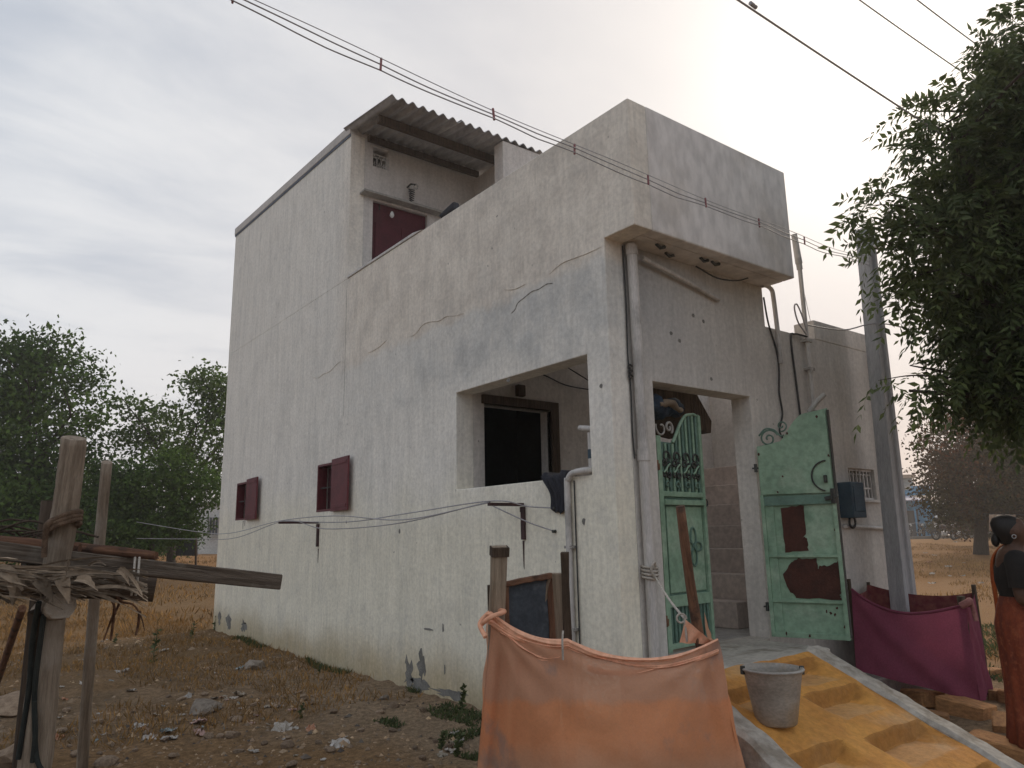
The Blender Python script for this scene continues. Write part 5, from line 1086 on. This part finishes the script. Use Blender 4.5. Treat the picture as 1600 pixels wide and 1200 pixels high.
# roots dangling
b = B()
for pts in ([(170, 925), (180, 950), (172, 975), (163, 1000)], [(180, 950), (176, 985), (174, 1000)], [(182, 930), (192, 940), (210, 945), (222, 965), (227, 985)], [(190, 937), (184, 950), (180, 960)], [(219, 955), (217, 975), (213, 992)]):
    b.tube(curve_pts([at(u, v, 3.85+.03*math.sin(u)) for u, v in pts], 5), [.008-.0003*k for k in range(5*(len(pts)-1)+1)], 6)
tag(b.build('dry_root', m_woodrd, loc=tuple(at(185, 935, 3.85))), 'forked dry root hanging under the end of the log', 'root')
# palm thatch: each leaf its own part
PT = thing('palm_thatch', 'heap of dry palm leaves lying along the dark log of the frame', 'thatch', tuple(at(60, 920, 3.5)))
def palm_leaf(p, q, wd, lift, twist, curl):
    p = Vector(p); q = Vector(q); n = 9; d = (q-p); L = d.length; d.normalize(); up = Vector((0, 0, 1)); sd = d.cross(up).normalized(); up = sd.cross(d)
    Mq = Quaternion(d, twist); sd = Mq @ sd; up2 = Mq @ up; V = []
    for k in range(n+1):
        t = k/n; w_ = wd*(.35+.65*math.sin(math.pi*min(1, t*.8+.2))**.7)*(1-.75*t**3); c = p+d*(L*t)+Vector((0, 0, lift*math.sin(math.pi*t)-curl*t*t))
        V += [c-sd*w_+up2*w_*.5+Vector((random.uniform(-.004, .004),)*3), c, c+sd*w_+up2*w_*.45]
    F = [(3*k+j, 3*k+j+1, 3*k+j+4, 3*k+j+3) for k in range(n) for j in (0, 1)]
    return np_mesh('palm_leaf', [tuple(v) for v in V], F, m_palm, PT, smooth=False)
for k in range(285):
    u = random.uniform(-260, 190); v = 893+u*.05+random.uniform(-6, 34)*(1 if u < 130 else .6); dd = 3.42+random.uniform(0, .28)+u*.0006
    L = random.uniform(50, 190); ang = random.gauss(.06, .16)+(math.pi if random.random() < .3 else 0)
    palm_leaf(at(u, v, dd), at(min(u+L*math.cos(ang), 232), v+L*math.sin(ang)*.5, dd+random.uniform(-.1, .12)), random.uniform(.003, .011)*(2.0 if k % 14 == 0 else 1), random.uniform(0, .03), random.uniform(-1.3, 1.3), random.uniform(0, .05))
for (u, v, u1, v1, wd) in ((190, 885, 226, 924, .008), (185, 890, 205, 905, .012), (30, 905, 22, 935, .035), (60, 905, 85, 930, .03), (95, 905, 110, 932, .03), (0, 890, 38, 912, .03), (55, 895, 68, 930, .006), (110, 873, 104, 898, .006), (140, 884, 168, 872, .008), (120, 905, 155, 912, .02), (-40, 900, -20, 930, .03), (-120, 890, -100, 922, .03)):
    palm_leaf(at(u, v, 3.42), at(u1, v1, 3.40), wd, .01, random.uniform(.6, 1.4), .03)
# loose twigs on top
for k in range(16):
    u = random.uniform(-250, 70); a = at(u, 838+random.uniform(-20, 8), 4.0); c = at(u+random.uniform(40, 120), 840+random.uniform(-30, 10), 4.1)
    b = B(); b.tube(curve_pts([a, a.lerp(c, .5)+Vector((0, 0, random.uniform(0, .05))), c], 5), .006, 5); tag(b.build('twig', m_wooddk, loc=tuple(a)), 'thin dark twig heaped above the thatch at far left', 'twig', 'twigs heaped above the thatch')

# ------------------------------------------------------------------ stones, bricks, litter, weeds
def rock_mesh(seed, sub=2, flat=.65):
    bm = bmesh.new(); bmesh.ops.create_icosphere(bm, subdivisions=sub, radius=1); r = random.Random(seed)
    dirs = [Vector((r.gauss(0, 1), r.gauss(0, 1), r.gauss(0, 1))).normalized() for _ in range(9)]; offs = [r.uniform(.55, .9) for _ in dirs]
    for v in bm.verts:
        for dd, of in zip(dirs, offs):
            e = v.co.dot(dd)-of
            if e > 0: v.co -= dd*e
        v.co.z *= flat; v.co += Vector((r.uniform(-.03, .03), r.uniform(-.03, .03), r.uniform(-.03, .03)))
    me = bpy.data.meshes.new('stone'); bm.to_mesh(me); bm.free(); me.polygons.foreach_set('use_smooth', [False]*len(me.polygons)); return me
rocks = [rock_mesh(k) for k in range(8)]
for me in rocks: me.materials.append(m_rock)
rocks_g = [rock_mesh(20+k) for k in range(3)]
for me in rocks_g: me.materials.append(m_grock)
def put_rock(x, y, r, me, label, group, name='stone', sink=.25):
    o = bpy.data.objects.new(name, me); COL.objects.link(o); o.location = (x, y, ground_z(x, y)+r*.55-r*sink); o.scale = (r*random.uniform(.8, 1.3), r*random.uniform(.8, 1.2), r*random.uniform(.7, 1.1)); o.rotation_euler = (random.uniform(-.3, .3), random.uniform(-.3, .3), random.uniform(0, 6.3)); return tag(o, label, 'stone', group)
for (u, v, r, me, lab) in ((318, 1112, .15, rocks_g[0], 'largest pale boulder among the litter'), (398, 1043, .13, rocks_g[1], 'flat pale stone near the cream wall'), (25, 1110, .20, rocks[0], 'big brown rock behind the thick left post'), (20, 1195, .18, rocks[1], 'big reddish rock at lower left corner'), (170, 1190, .08, rocks[2], 'reddish stone beside foot of the thin pole'), (90, 1145, .07, rocks[3], 'brown stone between the two posts'), (600, 1095, .05, rocks_g[2], 'grey stone near the wall scar'), (450, 1165, .06, rocks[4], 'brown stone lying in the dirt foreground'), (365, 1150, .07, rocks[5], 'brown stone among scattered paper')):
    p = gpt(u, v); put_rock(p.x, p.y, r, me, lab, None, sink=.35)
for k in range(110):
    u = random.uniform(90, 720); v = 1000+200*random.random()**.75; p = gpt(u, v)
    if p.x > -.25: continue
    put_rock(p.x, p.y, random.uniform(.012, .045), rocks[k % 8], 'small brown stone strewn in the dirt beside the house', 'small stones strewn beside the house')
# bricks by the ramp
bm_ = bmesh.new(); bmesh.ops.create_cube(bm_, size=1)
bmesh.ops.bevel(bm_, geom=bm_.edges[:], offset=.07, segments=1, affect='EDGES')
for v in bm_.verts: v.co += Vector((random.uniform(-.03, .03), random.uniform(-.03, .03), random.uniform(-.03, .03)))
brk = bpy.data.meshes.new('brick'); bm_.to_mesh(brk); bm_.free(); brk.materials.append(m_brick)
for k, (u, v, s, lab) in enumerate(((1440, 1095, 1.5, 'ochre brick lying nearest the purple screen'), (1510, 1115, 1.6, 'broad ochre brick right of the pale kerb'), (1455, 1130, 1.0, 'small brick close along the pale kerb'), (1575, 1140, 1.3, 'brick in front of the saree hem'), (1565, 1180, 1.5, 'ochre brick at lower right corner'), (1545, 1060, 1.1, 'brick behind the purple screen corner'), (1560, 1090, 1.0, 'brick between purple screen and the saree'), (1400, 1075, 1.0, 'brick under the front edge of purple screen'), (1595, 1100, 1.2, 'brick at the right picture edge beside saree'))):
    p = gpt(u, v); o = bpy.data.objects.new('brick', brk); COL.objects.link(o); o.scale = (.24*s, .15*s, .09*s); o.location = (p.x, p.y, .025+.01*(k % 3)); o.rotation_euler = (random.uniform(-.15, .15), random.uniform(-.15, .15), random.uniform(0, 3)); tag(o, lab, 'brick', 'bricks lying beside the ramp')
# litter
def crumple(seed, nu=6, nv=5):
    r = random.Random(seed); V = []
    for i in range(nu+1):
        for j in range(nv+1): V.append(((i/nu-.5)*(1+r.uniform(-.2, .2)), (j/nv-.5)*.75+r.uniform(-.12, .12), max(0, r.gauss(.07, .12))))
    k = (np.arange(nu)[:, None]*(nv+1)+np.arange(nv)[None, :]).ravel()
    o = np_mesh('tmp', V, np.stack([k, k+nv+1, k+nv+2, k+1], 1), m_litter); me = o.data; bpy.data.objects.remove(o); return me
crs = [crumple(k) for k in range(10)]
kinds = ['crumpled plastic scrap lying on the littered dirt', 'torn wrapper lying on the littered dirt', 'scrap of paper lying on the littered dirt']
clusters = [(240, 1140, 60, 30, 13), (330, 1120, 80, 30, 14), (375, 1085, 30, 12, 11), (450, 1140, 50, 20, 9), (110, 1120, 45, 40, 9), (300, 1060, 150, 40, 9), (705, 1165, 20, 14, 12), (500, 1170, 140, 30, 6), (200, 1010, 70, 20, 6)]
n_l = 0
for (cu, cv_, su, sv, n) in clusters:
    for k in range(n):
        u, v = random.gauss(cu, su*.6), random.gauss(cv_, sv*.6)
        if v < 985 or v > 1215: continue
        p = gpt(u, v)
        if p.x > -.12 or u > 745: continue
        s = (.03+.10*random.random()**2.2)*(1.3 if k == 0 else 1); o = bpy.data.objects.new('litter', crs[random.randrange(10)]); COL.objects.link(o)
        o.location = (p.x, p.y, ground_z(p.x, p.y)+.006); o.scale = (s, s, s*.9); o.rotation_euler = (random.uniform(-.35, .35), random.uniform(-.35, .35), random.uniform(0, 6.3))
        g_ = ('litter by the foot of the orange screen', 'crumpled scrap in the litter heap by the orange screen foot') if cu == 705 else ('litter strewn over the plot', kinds[0])
        tag(o, g_[1], 'litter', g_[0]); n_l += 1
for k in range(14):
    p = gpt(random.uniform(1425, 1560), random.uniform(865, 925)); o = bpy.data.objects.new('litter', crs[k % 10]); COL.objects.link(o); s = random.uniform(.08, .2); o.location = (p.x, p.y, ground_z(p.x, p.y)+.03); o.scale = (s, s, s); o.rotation_euler.z = random.uniform(0, 6); tag(o, 'pale scrap lying in the dry field at right', 'litter', 'litter in the right hand field')
# gravel and straw
def scatter(n, xr, yr, ok=lambda x, y: True):
    X = rng.uniform(*xr, n); Y = rng.uniform(*yr, n); k = np.array([ok(x, y) for x, y in zip(X, Y)]); return X[k], Y[k]
outside = lambda x, y: not (-.03 < x < 4.2 and -.05 < y < 9.7) and not (-.35 < x < 1.7 and -2.2 < y < .1)
X, Y = scatter(15000, (-4.5, .0), (-1.5, 9.5), outside); keep = vnoise(X, Y, .9, 9)+.5 > rng.random(len(X))*.9; X, Y = X[keep], Y[keep]
Z = bumps(X, Y)-.005; n = len(X); r = rng.exponential(.006, n)+.004; octa = np.array([(1, 0, 0), (-1, 0, 0), (0, 1, 0), (0, -1, 0), (0, 0, .8), (0, 0, -.8)], float)
V = octa[None]*r[:, None, None]*rng.uniform(.6, 1.4, (n, 6, 1)); a = rng.uniform(0, 6.3, n); ca, sa = np.cos(a)[:, None], np.sin(a)[:, None]
V = np.stack([V[..., 0]*ca-V[..., 1]*sa+X[:, None], V[..., 0]*sa+V[..., 1]*ca+Y[:, None], V[..., 2]+Z[:, None]], -1).reshape(-1, 3)
F8 = np.array([(0, 2, 4), (2, 1, 4), (1, 3, 4), (3, 0, 4), (2, 0, 5), (1, 2, 5), (3, 1, 5), (0, 3, 5)]); F = (np.arange(n)[:, None, None]*6+F8[None]).reshape(-1, 3)
m_gravel = mat('gravel', (.34, .25, .165), (.22, .155, .105), 3, None, .95, 0, island=1.2)
tag(np_mesh('gravel', V, F, m_gravel), 'small stones and grit scattered over the dirt', 'gravel', kind='stuff')
def blades(name, X, Y, hgt, wid, m, label, lean=.5):
    n = len(X); Z = ground_zs(X, Y)
    d_ = unit(np.stack([rng.normal(0, lean, n), rng.normal(0, lean, n), np.ones(n)], 1)); nr = unit(np.cross(d_, rng.normal(0, 1, (n, 3))))
    V, F = quads(np.stack([X, Y, Z-.005], 1), d_, nr, hgt, wid); return tag(np_mesh(name, V, F, m), label, 'grass', kind='stuff')
def clumpy(X, Y, s, seed, thr): k = vnoise(X, Y, s, seed) > thr; return X[k], Y[k]
X, Y = scatter(90000, (-9, 0), (2.5, 26), outside); X, Y = clumpy(X, Y, 1.3, 21, -.06); blades('dry_grass', X, Y, rng.uniform(.03, .11, len(X)), np.full(len(X), .005), m_straw, 'dry grass across the empty plot at left')
X, Y = scatter(30000, (-10, 16), (9.7, 44)); X, Y = clumpy(X, Y, .5, 27, -.18); blades('dry_grass', X, Y, rng.uniform(.06, .22, len(X)), np.full(len(X), .014), m_straw, 'dry grass far across the plot behind the house')
X, Y = scatter(80000, (4.2, 38), (-3, 26)); X, Y = clumpy(X, Y, .7, 22, -.12); blades('dry_grass', X, Y, rng.uniform(.04, .16, len(X)), np.full(len(X), .008), m_straw, 'dry brown grass across the field at right')
X, Y = scatter(9000, (4.2, 9), (-2.2, 3)); X, Y = clumpy(X, Y, 1.5, 23, .02); blades('weed_patch', X, Y, rng.uniform(.04, .13, len(X)), np.full(len(X), .010), m_weed, 'low green weeds behind the purple screen', .8)
X, Y = scatter(5000, (-.9, -.04), (.5, 2.0), outside); X, Y = clumpy(X, Y, 3.5, 24, .10); blades('weed_patch', X, Y, rng.uniform(.02, .07, len(X)), np.full(len(X), .007), m_weed, 'low weeds at the foot of the wall by the orange screen', .9)
X, Y = scatter(9000, (-.16, -.02), (0, 9.6), outside); X, Y = clumpy(X, Y, 1.8, 25, .12); blades('weed_patch', X, Y, rng.uniform(.02, .08, len(X)), np.full(len(X), .005), m_weed, 'thin weeds along the foot of the side wall', .8)
def weed(u, v, hgt, lab, n=40):
    p = gpt(u, v); p.z = ground_z(p.x, p.y); r = thing('weed', lab, 'plant', tuple(p), 'young weeds in the plot')
    B().tube(curve_pts([p, p+Vector((.01, .01, hgt*.5)), p+Vector((.03, 0, hgt))], 4), .004, 5).build('stem', m_weed, r)
    t = rng.random(n); P_ = np.array(p)+np.stack([.03*t**2, np.zeros(n), hgt*t], 1); d_ = unit(rng.normal(0, 1, (n, 3))*np.array([1, 1, .4])+np.array([0, 0, .4])); nr = unit(np.cross(d_, rng.normal(0, 1, (n, 3)))); L = rng.uniform(.03, .07, n)*(hgt/.35)**.5
    V, F = quads(P_, d_, nr, L, L*.28); np_mesh('leaves', V, F, m_weed, r)
for a in ((240, 1035, .40, 'tall young weed in the middle of the plot'), (300, 1000, .28, 'small weed right of the thin pole'), (180, 1005, .14, 'small weed under the dangling root'), (335, 985, .22, 'weed at the rear corner of the cream wall'), (722, 1112, .20, 'bushy weed against the wall beside orange screen', 70), (500, 1050, .10, 'tiny weed at the foot of the wall'), (470, 1120, .12, 'tiny weed beside torn white wrapper'), (715, 1180, .14, 'leafy weed over the litter by the screen foot', 90), (690, 1165, .12, 'low weed left of the orange screen', 80)): weed(*a)

# ------------------------------------------------------------------ woman at the right edge
wb = gpt(1631, 1185); wb.z = 0
fwd = Vector((.50, -.86, 0)).normalized(); rgt = Vector((fwd.y, -fwd.x, 0)); upv = Vector((0, 0, 1))
W_ = lambda f_, r_, z: wb+fwd*f_+rgt*r_+upv*z
PR = thing('person', 'woman in orange saree and black blouse cut by right edge', 'person', tuple(wb))
verts = []; edges = []; radii = []
def J(p, r, par=None):
    verts.append(p-wb); radii.append(r if isinstance(r, tuple) else (r, r)); k = len(verts)-1
    if par is not None: edges.append((par, k))
    return k
pel = J(W_(0, 0, .84), (.14, .11)); wst = J(W_(.0, 0, .98), (.115, .095), pel); cht = J(W_(.0, 0, 1.14), (.13, .10), wst); col_ = J(W_(-.01, 0, 1.25), (.10, .075), cht); nk = J(W_(.0, 0, 1.31), .05, col_)
hd0 = J(W_(.02, 0, 1.36), (.062, .066), nk); hd1 = J(W_(.022, 0, 1.41), (.072, .085), hd0); hd2 = J(W_(.012, 0, 1.465), (.074, .088), hd1); hd3 = J(W_(.0, 0, 1.505), (.05, .06), hd2)
J(W_(.115, 0, 1.405), .013, hd1)
for s in (-1, 1): J(W_(.0, s*.083, 1.415), .014, hd1)
for s in (1, -1):
    sh = J(W_(-.01, s*.15, 1.225), .06, col_); el = J(W_(-.035, s*.215, .985), .044, sh); wr = J(W_(.17, s*.10, .93), .027, el); hn = J(W_(.235, s*.05, .935), (.032, .02), wr)
    for q in range(4):
        f1 = J(W_(.275, s*.05-.026+.017*q, .935-.004*q), .009, hn); J(W_(.305-.004*abs(q-1), s*.05-.03+.019*q, .915), .008, f1)
    J(W_(.255, s*.05-s*.045, .955), .009, hn)
    hp = J(W_(0, s*.085, .76), .085, pel); kn = J(W_(.02, s*.085, .44), .058, hp); an = J(W_(-.01, s*.085, .075), .036, kn); J(W_(.12, s*.09, .03), .03, an)
me = bpy.data.meshes.new('body'); me.from_pydata([tuple(v) for v in verts], edges, []); ob = bpy.data.objects.new('body', me); COL.objects.link(ob); ob.parent = PR
sk = ob.modifiers.new('skin', 'SKIN'); sk.use_smooth_shade = True
for k, r_ in enumerate(radii): me.skin_vertices[0].data[k].radius = r_
me.skin_vertices[0].data[0].use_root = True
ob.modifiers.new('sub', 'SUBSURF').levels = 2; ob.modifiers['sub'].render_levels = 2; me.materials.append(m_skin)
def ell(c, a, b_, ph=0, n=40, wav=0.0, nw=9): return [c+rgt*(a*(1+wav*math.sin(nw*t+ph))*math.cos(t))+fwd*(b_*(1+wav*math.sin(nw*t+ph))*math.sin(t)) for t in [k*2*math.pi/n for k in range(n)]]
b = B(); b.loft([ell(W_(.0, 0, z), a, c, z*2, 60, wv, 13) for z, a, c, wv in ((1.0, .135, .115, .01), (.93, .165, .14, .012), (.82, .185, .165, .015), (.65, .18, .16, .025), (.45, .175, .155, .035), (.25, .18, .165, .045), (.05, .20, .185, .06))], caps=False); skt = b.build('saree', m_saree, PR); skt.modifiers.new('s', 'SOLIDIFY').thickness = .006
b = B(); b.loft([ell(W_(-.005, 0, z), a, c, 0, 30) for z, a, c in ((1.0, .128, .108), (1.10, .15, .125), (1.18, .155, .118), (1.25, .13, .092), (1.285, .085, .07))], caps=False)
for s in (1, -1):
    A_ = W_(-.01, s*.10, 1.25); Bq = W_(-.02, s*.185, 1.20); Cq = W_(-.03, s*.205, 1.06); b.tube(curve_pts([A_, Bq, Cq], 5), [.055, .066, .072, .074, .074, .072, .07, .068, .066, .064, .063], 12, caps=False)
b.build('blouse', m_blouse, PR)
def pallu(u, v):
    path = curve_pts([W_(.06, .165, .98), W_(.135, .07, 1.10), W_(.12, -.06, 1.20), W_(.03, -.12, 1.315), W_(-.10, -.14, 1.20), W_(-.11, -.15, .95), W_(-.12, -.15, .62)], 8)
    p = path[min(int(v*48), 48)]; wd = Vector((0, 0, 1))*.15*(1-.5*math.sin(math.pi*v))+rgt*.05; return p+wd*(u-.45)+fwd*(.008*math.sin(u*30)*(1 if v < .5 else -1))
V, F = sheet_from(pallu, 12, 48); pq = np_mesh('pallu', [tuple(v) for v in V], F, m_pallu, PR, smooth=True); pq.modifiers.new('s', 'SOLIDIFY').thickness = .006
b = B(); b.loft([ell(W_(-.022+.0*z, 0, z), a, c, 0, 24) for z, a, c in ((1.335, .05, .04), (1.38, .076, .068), (1.43, .083, .082), (1.475, .081, .088), (1.51, .060, .070), (1.528, .02, .03))])
b.loft([ell(W_(-.092, 0, z), a, a*.6, 0, 16) for z, a in ((1.318, .012), (1.335, .036), (1.36, .043), (1.385, .036), (1.405, .012))]); b.build('hair', m_hair, PR)
for s in (1, -1): B().tube(arc(W_(.0, s*.099, 1.385), fwd, (0, 0, 1), .012, .012, 0, 6.2, 10), .003, 5).build('earring', m_chrome, PR)
print('objects', len(bpy.data.objects), 'litter', n_l)

# ------------------------------------------------------------------ evening haze
hb = B().box((-1000, -1000, -3.5), (1000, 1000, 16)).build('haze', newmat('haze')[0]); tag(hb, kind='stuff')
hm = hb.data.materials[0]; th_ = NT(hm.node_tree); th_.n.clear(); ho = th_.new('ShaderNodeOutputMaterial')
hv = th_.new('ShaderNodeVolumePrincipled', {'Color': (1.0, .96, .93), 'Density': HAZE, 'Anisotropy': .55}); th_.l.new(hv.outputs[0], ho.inputs['Volume'])
